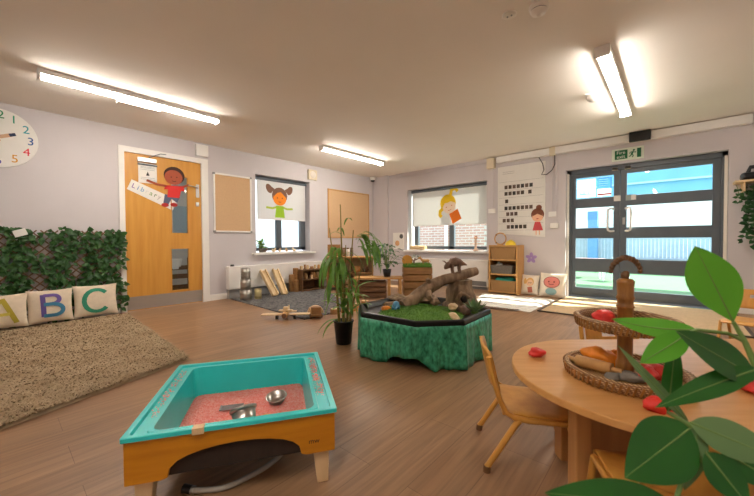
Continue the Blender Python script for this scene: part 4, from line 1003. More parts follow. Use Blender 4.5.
# ------------------------------------------------------------------ tall palm in a black pot
random.seed(9)
t = thing('potted_palm', 'tall cane palm with drooping strap leaves in a black pot', 'plant', (3.07, -3.855, 0))
MB().lathe([(0, 0), (.065, 0), (.085, .19), (.09, .19), (.09, .2), (.078, .2), (.075, .18), (0, .18)], 24).build('pot', 'black', t)
RT, FW = UD, FD
def pv(r, f, z): return RT*r+FW*f+Vector((0, 0, z))
canes = [(0, 0, 1.2, -.02), (-.04, .03, 1.0, -.08), (.03, .02, .98, .06), (.05, -.03, .7, .12), (-.03, -.04, .75, -.05), (.0, .05, .85, .02)]
for r0, f0, zt, lean in canes:
    MB().tube([pv(r0, f0, .17), pv(r0+lean*.3, f0, zt*.5), pv(r0+lean, f0, zt)], [.012, .009, .004], 8).build('cane', 'cane', t)
b = MB()
def strap(p0, dirv, L, w, droop):
    """arching strap leaf"""
    p0 = Vector(p0); dirv = Vector(dirv).normalized(); pts = []
    n = 8; p = p0.copy(); d = dirv.copy()
    side = d.cross(Z); 
    if side.length < .01: side = Vector((1, 0, 0))
    side.normalize(); rows = []
    for i in range(n+1):
        u = i/n; wd = w/2*(math.sin(PI*(u*.92+.06))**.8); up = side.cross(d)
        rows.append((p-side*wd+up*wd*.3, p.copy(), p+side*wd+up*wd*.3)); d = (d+Vector((0, 0, -droop/n*2.2))).normalized(); p = p+d*(L/n)
    vs = [v for r in rows for v in r]; b.add(vs, [(i*3+k, i*3+k+1, i*3+k+4, i*3+k+3) for i in range(n) for k in range(2)], True)
def cluster(p, n, L, w, droop, bias, spread):
    for i in range(n):
        a = random.uniform(0, 2*PI); d = Vector(bias)+RT*math.cos(a)*spread+FW*math.sin(a)*spread+Z*random.uniform(-.1, .5)
        strap(Vector(p)+Vector((random.uniform(-.03, .03), random.uniform(-.03, .03), random.uniform(-.08, .08))), d, L*random.uniform(.7, 1.15), w*random.uniform(.7, 1.2), droop)
cluster(pv(-.04, .0, .80), 12, .34, .04, 1.7, RT*-.3+Z*.1, .35)
cluster(pv(-.04, .0, .62), 12, .32, .04, 1.8, RT*-.2+Z*0, .35)
cluster(pv(.14, .02, .88), 14, .26, .035, 1.7, RT*.45+Z*.25, .35)
cluster(pv(.24, .02, .84), 12, .24, .03, 1.8, RT*.35+Z*.1, .35)
cluster(pv(.03, -.0, .5), 12, .3, .035, 1.6, RT*.1, .4)
cluster(pv(0, 0, 1.0), 3, .2, .018, 1.0, Z*.8, .4)
cluster(pv(.02, -.02, .3), 9, .28, .05, .6, Z*.5, .35)
strap(pv(-.02, -.02, .2), RT*-1+Z*.5, .26, .05, .9); strap(pv(-.03, -.02, .2), RT*-1+FW*-.4+Z*.3, .22, .045, 1.0)
b.build('leaves', 'plant', t, recalc=False)

# ------------------------------------------------------------------ octagonal tray, skirt and small world
TC = Vector((3.66, -3.52, 0)); TR = .5367; T0 = 245
OCT = [(-.24, -.48), (.24, -.48), (.48, -.24), (.48, .24), (.24, .48), (-.24, .48), (-.48, .24), (-.48, -.24)]
def octv(r, z, off=0):
    k, ca, sa_ = r/TR, math.cos(RAD(2)), math.sin(RAD(2))
    return [Vector((TC.x+k*(x*ca-y*sa_), TC.y+k*(x*sa_+y*ca), z)) for x, y in OCT]
t = thing('activity_tray', 'black octagonal plastic activity tray holding a dinosaur scene', 'tray', (0, 0, 0))
b = MB(); prof = [(.46, .285), (TR-.01, .297), (TR+.004, .305), (TR+.004, .342), (TR-.012, .346), (TR-.03, .342), (.475, .302), (0.0, .302)]
vs = []
for r, z in prof[:-1]: vs += octv(r, z)
n = len(prof)-1; fs = []
for i in range(n-1): fs += [(i*8+k, i*8+(k+1) % 8, (i+1)*8+(k+1) % 8, (i+1)*8+k) for k in range(8)]
fs += [tuple(range((n-1)*8, n*8)), tuple(range(7, -1, -1))]
b.add(vs, fs); b.build('tray_shell', 'satin_black', t, .008)
for k in range(4):
    a = RAD(T0+22+90*k); MB().cyl((TC.x+.38*math.cos(a), TC.y+.38*math.sin(a), 0), (TC.x+.36*math.cos(a), TC.y+.36*math.sin(a), .286), .016, n=10).build('stand_leg', 'black', t)
b = MB()
def skirt(u, v):
    k = u*8; i = int(k) % 8; f = k-int(k)
    rt = TR+.010; rb = TR+.006+.014*math.sin(u*2*PI*13)+.010*math.sin(u*2*PI*29+1)
    if i in (2, 3): rb += .012
    A0, A1 = octv(1, 0)[i]-TC, octv(1, 0)[(i+1) % 8]-TC
    d = A0.lerp(A1, f)
    lift = 0
    if i in (7, 0): lift = 0
    # hem drawn up in an arch at the front
    c = .115; w = .058
    x = (u-c)/w
    if abs(x) < 1: lift = .07*(1-x*x)*(1.15-.3*x)
    p = TC+d*(rt*(1-v)+rb*v); z = .308*(1-v)+(.006+lift+.008*math.sin(u*2*PI*17))*v
    if v == 0: z = .308
    return Vector((p.x, p.y, max(.004, z)))
b.grid(skirt, 192, 8); bmesh.ops.remove_doubles(b.bm, verts=b.bm.verts, dist=.0005)
o = b.build('skirt_cloth', 'cloth'); tag(o, 'shiny emerald green cloth skirt with painted highlights hanging around the black tray', 'cloth')
sm = o.modifiers.new('thick', 'SOLIDIFY'); sm.thickness = .003; sm.offset = 0
# contents
TB = .304
def blob(n, segs=28): return n
b = MB()
pts = [(3.42, -3.76), (3.56, -3.93), (3.84, -3.94), (4.03, -3.76), (4.02, -3.5), (3.8, -3.32), (3.5, -3.36), (3.34, -3.55)]
sm_ = []
for i in range(len(pts)):
    p0, p1, p2, p3 = [Vector(pts[(i+k-1) % len(pts)]) for k in range(4)]
    for k in range(5):
        u = k/5; sm_.append(tuple(.5*((2*p1)+(p2-p0)*u+(2*p0-5*p1+4*p2-p3)*u*u+(3*p1-p0-3*p2+p3)*u**3)))
t = thing('turf_mat', 'green artificial grass mat lying in the black tray', 'grass mat', (0, 0, TB))
cc = Vector((3.68, -3.62)); 
def turfp(u, v):
    e = Vector(sm_[int(round(u*len(sm_))) % len(sm_)]); p = cc.lerp(e, v); return Vector((p.x, p.y, .01+.05*(1-v*v)*.8+.004*noise.noise(Vector((p.x*20, p.y*20, 0)))-(.008 if v > .98 else 0)))
MB().grid(turfp, len(sm_), 10).build('mat_base', 'turf', t)
random.seed(31); b = MB()
for i in range(5000):
    v = math.sqrt(random.random()); p = turfp(random.randrange(len(sm_))/len(sm_), v*.97); p += Vector((random.uniform(-.02, .02)*v, random.uniform(-.02, .02)*v, 0)); a = random.uniform(0, 6.3); b.leaf(p, p+Vector((random.uniform(-.01, .01), random.uniform(-.01, .01), random.uniform(.004, .011))), .004, (math.cos(a), math.sin(a), 0), 0, 2)
b.build('grass_blades', 'plant', t, stuff=True, recalc=False)
# stump
def rough_tube(b, pts, rs, n=20, amp=.12, seed=0, sub=4):
    P_, R_ = [], []
    for i in range(len(pts)-1):
        for k in range(sub):
            u = k/sub; P_.append(Vector(pts[i]).lerp(Vector(pts[i+1]), u)); R_.append(rs[i]*(1-u)+rs[i+1]*u)
    P_.append(Vector(pts[-1])); R_.append(rs[-1])
    k0 = len(b.bm.verts); b.tube(P_, R_, n)
    b.bm.verts.ensure_lookup_table()
    m = len(P_)*n
    for idx in range(m):
        v = b.bm.verts[k0+idx]; c = P_[idx//n]; d = v.co-c
        v.co = c+d*(1+amp*noise.noise(Vector((d.x*40+seed, d.y*40, (v.co.z+v.co.x)*7)))+amp*.8*noise.noise(v.co*9+Vector((seed, 0, 0))))
t = thing('tree_stump', 'upright grey-brown tree stump with dark knot hole at the right of the black tray', 'stump', (3.82, -3.15, TB))
b = MB(); rough_tube(b, [(0, 0, 0), (0, 0, .05), (-.01, 0, .12), (-.015, .01, .19), (-.015, .01, .235)], [.165, .14, .118, .105, .10], 26, .14, 2); b.build('trunk', 'bark', t)
h = Vector((.1, -.12, .08)); MB().ball((.07, -.095, .085), (.035, .035, .042), 14, 10, .3, 2).build('knot_hole', pc('241a14'), t)
b = MB(); rough_tube(b, [(.09, -.11, .03), (.03, -.125, .08), (.06, -.11, .135), (.115, -.075, .1)], [.018, .022, .02, .016], 10, .2, 4); b.build('knot_ridge', 'bark', t)
# log bridge
t = thing('log_bridge', 'curved driftwood log leaning from the tray up onto the stump', 'log', (0, 0, 0))
b = MB(); rough_tube(b, [(3.545, -3.63, .345), (3.587, -3.535, .392), (3.62, -3.462, .455), (3.673, -3.373, .508), (3.736, -3.29, .551), (3.796, -3.197, .572), (3.869, -3.079, .600), (3.90, -3.02, .612)], [.05, .052, .054, .052, .045, .042, .042, .036], 18, .2, 7); b.build('trunk', 'logwood', t)
b = MB(); rough_tube(b, [(3.655, -3.40, .51), (3.66, -3.43, .548), (3.672, -3.45, .565)], [.03, .022, .012], 10, .2, 9); b.build('knot_stub', 'logwood', t)
b = MB(); rough_tube(b, [(3.64, -3.42, .465), (3.69, -3.47, .43), (3.715, -3.50, .415)], [.04, .03, .02], 12, .2, 3); b.build('branch_stub', 'logwood', t)
# dinosaur on the log
def dino(lab, p, rz, s, mt, name='toy_dinosaur', horns=True, pitch=0):
    t = thing(name, lab, 'toy dinosaur', p, rz); t.rotation_euler = (0, pitch, rz)
    b = MB(); b.tube([(-.13*s, 0, .05*s), (-.1*s, 0, .062*s), (-.06*s, 0, .075*s), (-.02*s, 0, .085*s), (.02*s, 0, .082*s), (.05*s, 0, .07*s), (.075*s, 0, .066*s), (.1*s, 0, .055*s), (.118*s, 0, .045*s)], [.004*s, .014*s, .03*s, .036*s, .035*s, .028*s, .026*s, .02*s, .008*s], 14); b.build('body', mt, t)
    for x in (-.045, .03):
        for y in (-.026, .026): MB().tube([(x*s, y*s, .065*s), ((x+.004)*s, y*1.1*s, .03*s), (x*s, y*1.1*s, 0)], [.018*s, .012*s, .013*s], 9).build('leg', mt, t)
    if horns:
        b = MB(); b.M = Matrix.Translation((.062*s, 0, .075*s)) @ Matrix.Rotation(-.6, 4, 'Y'); b.ball((0, 0, .008*s), (.008*s, .045*s, .045*s), 16, 8); b.build('neck_frill', mt, t)
        for y in (-.018, .018): MB().tube([(.085*s, y*s, .08*s), (.105*s, y*1.3*s, .1*s), (.125*s, y*1.4*s, .105*s)], [.007*s, .005*s, .001*s], 7).build('horn', mt, t)
        MB().tube([(.112*s, 0, .055*s), (.118*s, 0, .07*s)], [.005*s, .001*s], 6).build('nose_horn', mt, t)
    return t
dn = dino('brown horned toy dinosaur standing on the driftwood log', (3.795, -3.20, .603), ang+PI, .8, 'brown', pitch=.12); dn.scale = (1, 1, 1.4)
dino('blue toy dinosaur at the left front of the black tray', (3.55, -3.73, TB+.01), 2.2, .75, 'blue', horns=False)
t = thing('orange_fruit', 'orange squash-shaped toy at the left front of the tray', 'toy', (3.46, -3.74, TB)); MB().ball((0, 0, .026), (.05, .035, .026), 16, 10).build('body', 'orange', t); MB().cyl((.048, 0, .028), (.062, 0, .032), .006, n=8).build('stalk', 'stem', t)
for i, (x, y, r, lab, mt) in enumerate(((3.28, -3.3, (.15, .1, .035), 'flat brown bark slab at the left of the tray', 'bark'), (3.38, -3.55, (.09, .07, .03), 'dark bark piece at the tray left behind orange toy', 'bark'), (3.45, -3.15, (.12, .09, .04), 'brown bark piece at the back of the tray', 'logwood'), (3.72, -3.42, (.045, .035, .03), 'pale bark lump under the driftwood log', 'logwood'), (3.93, -3.5, (.05, .035, .025), 'cream stone on the grass mat right of the log', 'palewood'), (4.0, -3.62, (.09, .035, .025), 'cream driftwood stick at the tray right front', 'palewood'), (3.98, -3.42, (.045, .04, .04), 'dark brown stone at the foot of the stump', 'brown'))):
    z = TB+r[2]*.7+(.045 if i in (3, 4) else 0)
    o = MB().ball((0, 0, 0), r, 18, 10, .55, i+2).build('bark_piece' if 'bark' in lab else 'small_stone' if 'stone' in lab else 'driftwood_stick', mt); o.location = (x, y, z); o.rotation_euler = (0, 0, .5*i); tag(o, lab, 'wood piece' if 'stone' not in lab else 'stone')
t = thing('succulent', 'spiky green plastic succulent at the right end of the tray', 'plant', (4.03, -3.32, TB)); b = MB()
for i in range(16):
    a = i*2.4; e = .4+.05*i; d = Vector((math.cos(a)*math.cos(e), math.sin(a)*math.cos(e), math.sin(e))); b.leaf((0, 0, .01), d*.12, .035, Z, -.1, 4)
b.build('leaves', 'greyleaf', t, recalc=False); MB().cyl((0, 0, 0), (0, 0, .015), .03, n=12).build('base', 'stem', t)

# ------------------------------------------------------------------ teal sand table
ST = Vector((3.845, -5.145, 0)); sa = 1.0030
t = thing('sand_table', 'low amber wooden play table with a teal plastic basin', 'sand table', ST, sa)
w, dd, rz0 = .675, .655, .28
hw, hd = w/2, dd/2
# local x along front edge (left->right), local +y away from camera
def rrect(hx, hy, r, z, n=4):
    out = []
    for cx, cy, a0 in ((hx-r, hy-r, 0), (-hx+r, hy-r, 90), (-hx+r, -hy+r, 180), (hx-r, -hy+r, 270)):
        for k in range(n+1): a = RAD(a0+90*k/n); out.append((cx+r*math.cos(a), cy+r*math.sin(a), z))
    return out
b = MB()
def bring(x0, y0, y1, r, z):   # inset x both sides, y front, y back
    return [(px, py+(y0-y1)/2, pz) for px, py, pz in rrect(hw-x0, hd-(y0+y1)/2, r, z)]
prof = [(0, 0, 0, .008, rz0-.014), (0, 0, 0, .008, rz0-.002), (.003, .003, .003, .008, rz0), (.02, .018, .02, .012, rz0), (.023, .02, .023, .012, rz0-.01), (.062, .021, .05, .015, rz0-.01), (.065, .022, .053, .02, rz0-.001), (.078, .03, .066, .03, rz0-.001), (.09, .042, .085, .045, rz0-.13), (.105, .055, .1, .045, rz0-.135)]
vs = []
for p in prof: vs += bring(*p)
m_ = 20; fs = []
for i in range(len(prof)-1): fs += [(i*m_+k, i*m_+(k+1) % m_, (i+1)*m_+(k+1) % m_, (i+1)*m_+k) for k in range(m_)]
fs.append(tuple(range((len(prof)-1)*m_, len(prof)*m_))); b.add(vs, fs)
v2 = bring(.074, .026, .062, .04, rz0-.02)+bring(.086, .038, .08, .045, rz0-.145)
b.add(v2, [(k, (k+1) % m_, m_+(k+1) % m_, m_+k) for k in range(m_)]+[tuple(range(2*m_-1, m_-1, -1))])
b.build('basin', 'teal', t)
def arch_panel(L, P, name):
    zt, zb, ar = rz0-.016, .125, .207
    poly = [(-L, zt), (-L, zb), (-L+.1, zb)]
    for k in range(13):
        a = PI-PI*k/12; poly.append(((L-.115)*math.cos(a)*.98 if True else 0, zb+.005+(ar-zb)*math.sin(a)**.75))
    poly += [(L-.1, zb), (L, zb), (L, zt)]
    b = MB(); n = len(poly); 
    b.prism(poly, .016, P); return b.build(name, 'yellowwood', t, .002)
hx, hy = hw-.008, hd-.008
arch_panel(hx, Matrix(((1, 0, 0, 0), (0, 0, -1, -hy+.016), (0, 1, 0, 0), (0, 0, 0, 1))), 'front_panel')
for sy in (-1, 1): MB().bb((-hx+.02, sy*(hy-.021)-.004, rz0-.15), (hx-.02, sy*(hy-.021)+.004, rz0-.02)).build('shade_rail', 'shadewood', t)  # dark strips added where only shade shows behind the arches
arch_panel(hx, Matrix(((1, 0, 0, 0), (0, 0, -1, hy), (0, 1, 0, 0), (0, 0, 0, 1))), 'back_panel')
arch_panel(hy-.017, Matrix(((0, 0, 1, hx-.016), (1, 0, 0, 0), (0, 1, 0, 0), (0, 0, 0, 1))), 'side_panel'); arch_panel(hy-.017, Matrix(((0, 0, 1, -hx), (1, 0, 0, 0), (0, 1, 0, 0), (0, 0, 0, 1))), 'side_panel')
for sx in (-1, 1):
    for sy in (-1, 1):
        b = MB(); x, y = sx*(hx-.05), sy*(hy-.048); tp = [(x-.032, y-.028), (x+.032, y-.028), (x+.032, y+.028), (x-.032, y+.028)]; x2, y2 = x+sx*.008, y+sy*.006; bt = [(x2-.02, y2-.022), (x2+.02, y2-.022), (x2+.02, y2+.022), (x2-.02, y2+.022)]
        b.add([(*p, 0) for p in bt]+[(*p, rz0-.1) for p in tp], [(3, 2, 1, 0), (4, 5, 6, 7)]+[(i, (i+1) % 4, 4+(i+1) % 4, 4+i) for i in range(4)]); b.build('leg', 'palewood', t, .003)
c = MB().bb((-.135, -hy-.014, rz0-.018), (-.1, -hy+.014, rz0+.004)).build('edge_block', 'palewood', t, .002)
MB().text('mw', .026, Matrix(((1, 0, 0, hx-.075), (0, 0, -1, -hy-.0005), (0, 1, 0, .17), (0, 0, 0, 1))), .001).build('stamped_mark', 'black', t)
MB().bb((-hx+.03, -hy+.03, rz0-.16), (hx-.03, hy-.03, rz0-.146)).build('base_board', 'shadewood', t)  # dark board added in place of the shade beneath the basin
MB().bb((.0, -.06, rz0-.175), (.13, .02, rz0-.16)).build('drain_plate', 'teal', t)
bd = MB().bb((-.02, -.13, rz0-.168), (.09, -.06, rz0-.16)).build('drain_label', 'paper', t); MB().bb((-.015, -.132, rz0-.168), (.03, -.13, rz0-.162)).build('red_stripe', pc('c8483a'), bd)
# pink rice
random.seed(14)
b = MB()
def ricep(u, v):
    x = (u*2-1)*(hw-.09); y = (v*2-1)*(hd-.0645)-.0215; e = min(1-abs(u*2-1), 1-abs(v*2-1))
    return Vector((x, y, rz0-.128+.012*min(1, e*5)+.014*noise.noise(Vector((x*7, y*7, 3)))*min(1, e*4)+.002*noise.noise(Vector((x*70, y*70, 0)))))
b.grid(ricep, 60, 60)
for i in range(1500):
    p = ricep(random.uniform(.02, .98), random.uniform(.02, .98))+Vector((0, 0, .001)); b.leaf(p, p+Vector((random.uniform(-.008, .008), random.uniform(-.008, .008), .002)), .003, Z, 0, 2)
for i in range(420):   # spilt into the rim channel on both sides
    s = random.choice((-1, 1, 1)); x = s*(hw-.043)+random.uniform(-.014, .014)
    y = random.choice((-.12, .0, .12, .2))*random.uniform(.6, 1.3)+random.uniform(-.05, .03); p = Vector((x, max(-hd+.08, min(hd-.08, y)), rz0-.008)); b.leaf(p, p+Vector((random.uniform(-.01, .01), random.uniform(-.01, .01), .003)), .006, Z, 0, 2)
o = b.build('coloured_rice', 'rice'); o.location = ST; o.rotation_euler = (0, 0, sa); tag(o, 'pink coloured rice spread in the teal basin', 'rice', stuff=True)
RZ = Matrix.Rotation(sa, 4, 'Z')
def onsand(x, y, z): return ST+RZ @ Vector((x, y, z))
def bowl(lab, p, tilt, r):
    t = thing('metal_bowl', lab, 'bowl', p, 0, 'metal bowls in the rice'); t.rotation_euler = tilt
    MB().lathe([(0, 0), (r*.55, 0), (r*.8, r*.3), (r, r*.75), (r*1.08, r*.78), (r*1.08, r*.82), (r*.96, r*.8), (r*.75, r*.33), (r*.5, .006), (0, .006)], 28).build('bowl', 'steel', t); MB().lathe([(r*1.06, r*.77), (r*1.1, r*.8), (r*1.06, r*.83)], 28).build('rim', 'steel', t)
bowl('upright metal bowl at the back right of the pink rice', onsand(.125, .03, rz0-.115), (.15, .1, 0), .042)
t = thing('metal_pot', 'metal pot tipped over near the front of the pink rice', 'pot', onsand(.0, -.125, rz0-.052)); t.rotation_euler = (.5, PI*.85, .6)
MB().lathe([(0, .075), (.025, .075), (.04, .06), (.045, .0), (.04, 0), (.036, .056), (0, .07)], 26).build('pot_body', 'steel', t); MB().lathe([(.045, .0), (.05, -.004), (.05, .004), (.045, .008)], 26).build('rim', 'steel', t)
t = thing('yellow_scoop', 'small yellow scoop half buried beside the metal pot', 'scoop', onsand(.085, -.135, rz0-.112)); MB().lathe([(0, 0), (.02, .002), (.028, .02), (.024, .02), (.0, .006)], 16).build('cup', 'yellow', t); MB().beam((.02, 0, .018), (.07, .01, .022), .012, .005).build('handle', 'yellow', t)
t = thing('grey_rake', 'grey toy rake lying on the pink rice at the back left', 'rake', onsand(-.06, .02, rz0-.108), sa); b = MB()
for i in range(5): b.beam((-.045, -.014+i*.009, .003), (.045, -.014+i*.009, .003), .004, .003)
b.build('tines', 'grey', t); MB().beam((-.045, -.018, .004), (-.045, .026, .004), .006, .004).build('bar', 'grey', t)
# drain hose on the floor
t = thing('drain_hose', 'clear grey drain hose with black end lying under the sand table', 'hose', (0, 0, 0))
hp = [onsand(.12, .0, rz0-.17), onsand(.165, -.04, .07), onsand(.145, -.11, .022), onsand(.095, -.16, .012), onsand(.028, -.205, .011), onsand(-.053, -.242, .011), onsand(-.131, -.232, .011), onsand(-.165, -.22, .011)]
sp = []
for i in range(len(hp)-1):
    p0, p1, p2, p3 = hp[max(0, i-1)], hp[i], hp[i+1], hp[min(len(hp)-1, i+2)]
    for k in range(6):
        u = k/6; sp.append(.5*((2*p1)+(p2-p0)*u+(2*p0-5*p1+4*p2-p3)*u*u+(3*p1-p0-3*p2+p3)*u**3))
sp.append(hp[-1]); MB().tube(sp, .01, 10).build('tube', 'hose', t)
e = (hp[-1]-hp[-2]).normalized(); MB().cyl(hp[-1], hp[-1]+e*.03+Vector((0, 0, .004)), .015, n=12).build('end_plug', 'black', t); MB().cyl(hp[-1]-e*.012, hp[-1], .013, n=12).build('clamp', 'steel', t)

# ------------------------------------------------------------------ stadium table, right foreground
C1 = Vector((5.13, -4.38, 0)); TH = .42; TRr = .412; TL = .80
t = thing('round_ended_table', 'beech children\'s table with a rounded end in the right foreground', 'table', C1, ang)
def stad(r, L, n=24): return [(r*math.cos(a), r*math.sin(a)) for a in [PI/2+PI*k/n for k in range(n+1)]]+[(L+r*math.cos(a), r*math.sin(a)) for a in [-PI/2+PI*k/n for k in range(n+1)]]
MB().prism(stad(TRr, TL, 40), .024, Matrix.Translation((0, 0, TH-.024))).build('tabletop', 'beech', t, .004)
for x, y in ((-.24, -.055), (-.15, .2), (TL+.12, -.18), (TL+.12, .18)): MB().bb((x-.026, y-.026, 0), (x+.026, y+.026, TH-.024)).build('leg', 'beechleg', t, .004)
MB().bb((-.2, .04, .0), (TL+.2, .06, TH-.024)).build('light_block_panel', 'beechleg', t)  # panel added to block light and keep the space under the table dark

def make_chair(label, loc, rz):
    t = thing('child_chair', label, 'chair', loc, rz, 'small wooden chairs at the tables')
    SZ = .23; nu = 10
    # seat faces +x
    def seat(u, v):
        x = -.13+.27*u; y = (v*2-1)*(.135-.012*u*0); z = SZ-.006*math.sin(PI*u)-(.02*(u-.9)/.1 if u > .9 else 0); return Vector((x, y, z))
    b = MB(); b.grid(seat, 12, 8); b.build('seat', 'chairwood', t)
    o = t.children[0]; m = o.modifiers.new('thick', 'SOLIDIFY'); m.thickness = .012; m.offset = -1; bv = o.modifiers.new('bevel', 'BEVEL'); bv.width = .003; bv.segments = 2
    # backrest: curved ply panel with a hand slot
    b = MB(); zs = [.30, .335, .375, .388, .402, .415, .46]; ys = [-.125, -.10, -.06, -.035, 0, .035, .06, .10, .125]
    def bp(y, z): 
        k = (z-SZ)/.23
        ins = .018 if (abs(y) > .12 and (z > .455 or z < .305)) else 0
        return Vector((-.125-.05*k+.0-.02*(1-(y/.125)**2), y, z-(.012*(abs(y)/.125)**3 if z > .455 else 0)))
    vs = [bp(y, z) for z in zs for y in ys]; fs = []; ny = len(ys)
    for i in range(len(zs)-1):
        for j in range(ny-1):
            if 3 <= j <= 4 and zs[i] in (.388, .402): continue
            fs.append((i*ny+j, i*ny+j+1, (i+1)*ny+j+1, (i+1)*ny+j))
    b.add(vs, fs, True); o = b.build('backrest', 'chairwood', t); m = o.modifiers.new('thick', 'SOLIDIFY'); m.thickness = .012; m.offset = 0; bv = o.modifiers.new('bevel', 'BEVEL'); bv.width = .003; bv.segments = 2
    for s in (-1, 1):
        y = s*.142
        pts = [(-.182, y, .44), (-.165, y, .36), (-.142, y, .28), (-.12, y, .235), (-.09, y, .215), (-.04, y, .208), (.1, y, .208)]
        MB().tube(pts, .0105, 10).build('back_upright', 'chairwood', t)
        for x0, x1 in ((-.07, -.19), (.1, .15)):
            l = MB().tube([(x0, y, .208), (x0+(x1-x0)*.12, y, .19), (x1*.92+x0*.08, y+s*.004, .03), (x1, y+s*.005, .018)], .0115, 10).build('leg', 'chairwood', t)
            MB().cyl((x1*.985+x0*.015, y+s*.005, .024), (x1, y+s*.005, 0), .014, n=10).build('foot_cap', 'darkwood', l)
    return t
ch = make_chair('small golden wooden chair at the table\'s left rounded end', (4.775, -4.395, 0), RAD(29.7))
dup(ch, (5.205, -4.65, 0), RAD(117), 'small golden wooden chair nearest the camera, partly under table behind big leaves')
dup(ch, (5.085, -3.90, 0), RAD(-48), 'small golden wooden chair across the table behind the tiered tray')
dup(ch, (5.68, -1.84, 0), RAD(-108), 'small golden wooden chair farther off at the right edge, beyond the table')
t = thing('play_board', 'pale board with dark blue border on the floor before the far chair', 'board', (5.72, -2.55, 0), .3); MB().bb((-.22, -.18, 0), (.22, .18, .012)).build('board_panel', 'offwhite', t)
b = MB(); 
for lo, hi in (((-.2, -.16, .012), (.2, -.135, .014)), ((-.2, .135, .012), (.2, .16, .014)), ((-.2, -.16, .012), (-.175, .16, .014)), ((.175, -.16, .012), (.2, .16, .014))): b.bb(lo, hi)
b.build('border', pc('2f3a52'), t)

# two tier tray
TP = Vector((5.092, -4.445, TH))
t = thing('tiered_tray', 'two-tier round rattan tray with bamboo pole and carved top', 'tray', TP)
def tier(r, z, nm):
    tr = MB().lathe([(0, z), (r-.012, z), (r-.012, z+.008), (0, z+.008)], 40).build('tray_base' if nm else 'tray_base', 'wicker', t)
    b = MB(); b.lathe([(r-.014, z+.0), (r, z+.004), (r+.008, z+.022), (r+.006, z+.036), (r-.002, z+.04), (r-.012, z+.034), (r-.016, z+.02)], 56, closed=True); b.build('tray_rim', 'rattan', tr)
    b = MB()
    for k in range(64):
        a = 2*PI*k/64; b.beam((math.cos(a)*(r+.004), math.sin(a)*(r+.004), z+.004), (math.cos(a+.05)*(r+.0095), math.sin(a+.05)*(r+.0095), z+.034), .006, .004, (math.cos(a), math.sin(a), 0))
    b.build('rim_binding', 'bamboo', tr)
tier(.172, 0, 0); tier(.14, .168, 1)
prof = [(.0, .009), (.026, .009), (.026, .05), (.022, .06), (.022, .155), (.027, .165), (.023, .175), (.023, .235), (.027, .24), (.023, .247), (.023, .262), (.027, .27), (.023, .278), (.025, .318), (.026, .326), (.018, .334), (0, .336)]
MB().lathe(prof, 20).build('pole', 'bamboo', t)
MB().ball((0, 0, .345), (.013, .013, .015), 12, 8, .3).build('finial_knob', 'darkwood', t)
cr = MB()
for k in range(13):
    a = RAD(8+k*13.7); p = UD*(.05*math.cos(a))+Vector((0, 0, .352+.052*math.sin(a))); cr.ball(p, .0075+.002*math.sin(k*PI/12), 10, 7, .3, k)
cr.build('beaded_arch', 'darkwood', t)
def tp(dx, dy, z): return TP+UD*dx+FD*dy+Vector((0, 0, z))
t = thing('wooden_roller', 'wooden rolling pin lying in the lower tray', 'rolling pin', tp(-.085, .03, .032), ang-.95); 
MB().cyl((-.055, 0, 0), (.055, 0, 0), .02, n=18).build('roller', 'pine', t)
for s in (-1, 1): MB().cyl((s*.055, 0, 0), (s*.085, 0, 0), .008, .01, 10).build('handle', 'pine', t)
def dough(lab, p, r, seed, mt='red'):
    o = MB().ball((0, 0, 0), r, 20, 12, .45, seed).build('dough_lump', mt); o.location = p; o.rotation_euler = (0, 0, seed*.7); return tag(o, lab, 'play dough', 'play dough lumps on the table')
dough('orange dough slab lying at the back of the lower tray', tp(-.03, .075, .04), (.06, .035, .034), 4, 'orange')
dough('orange dough piece beside the pole in the lower tray', tp(.04, .085, .032), (.045, .03, .026), 9, 'orange')
dough('red dough lump at the front of the lower tray', tp(.03, -.06, .03), (.035, .026, .022), 2)
dough('red dough lump right of the pole in the lower tray', tp(.08, -.02, .032), (.04, .026, .026), 3)
dough('red dough lump in the upper tray', tp(-.055, .02, .197), (.036, .028, .024), 6)
dough('small red dough lump on the table top by the rounded end', Vector((4.808, -4.425, TH+.016)), (.031, .02, .019), 1)
dough('red dough lump on the table in front of the lower tray', Vector((5.185, -4.67, TH+.018)), (.036, .024, .021), 5)
dough('red dough lump on the table at the right edge', Vector((5.385, -4.32, TH+.018)), (.05, .024, .021), 7)
o = MB().ball((0, 0, 0), (.04, .028, .016), 18, 10, .4, 8).build('grey_pebble', 'stone'); o.location = tp(-.02, -.05, .022); tag(o, 'grey stone at the front of the lower tray', 'stone')
o = MB().ball((0, 0, 0), (.022, .02, .014), 14, 8, .3, 3).build('grey_pebble', 'stone'); o.location = tp(-.075, -.045, .02); tag(o, 'small grey stone by the roller in the lower tray', 'stone')
for i, (dx, dy, rr2, lab, mt) in enumerate(((.1, .05, .9, 'brown stick at the right of the lower tray', 'crate'), (.115, .01, 1.0, 'dark stick at the right rim of the lower tray', 'darkwood'))):
    o = MB().tube([(-.07, 0, 0), (0, .006, .002), (.07, 0, 0)], [.011, .012, .009], 10).build('wooden_stick', mt); o.location = tp(dx, dy, .021); o.rotation_euler = (0, 0, ang-rr2); tag(o, lab, 'stick')
o = MB().ball((0, 0, 0), (.05, .03, .008), 16, 8, .3, 5).build('wood_chip', 'palewood'); o.location = tp(.05, -.0, .186); tag(o, 'flat pale wooden slice in the upper tray', 'wood slice')

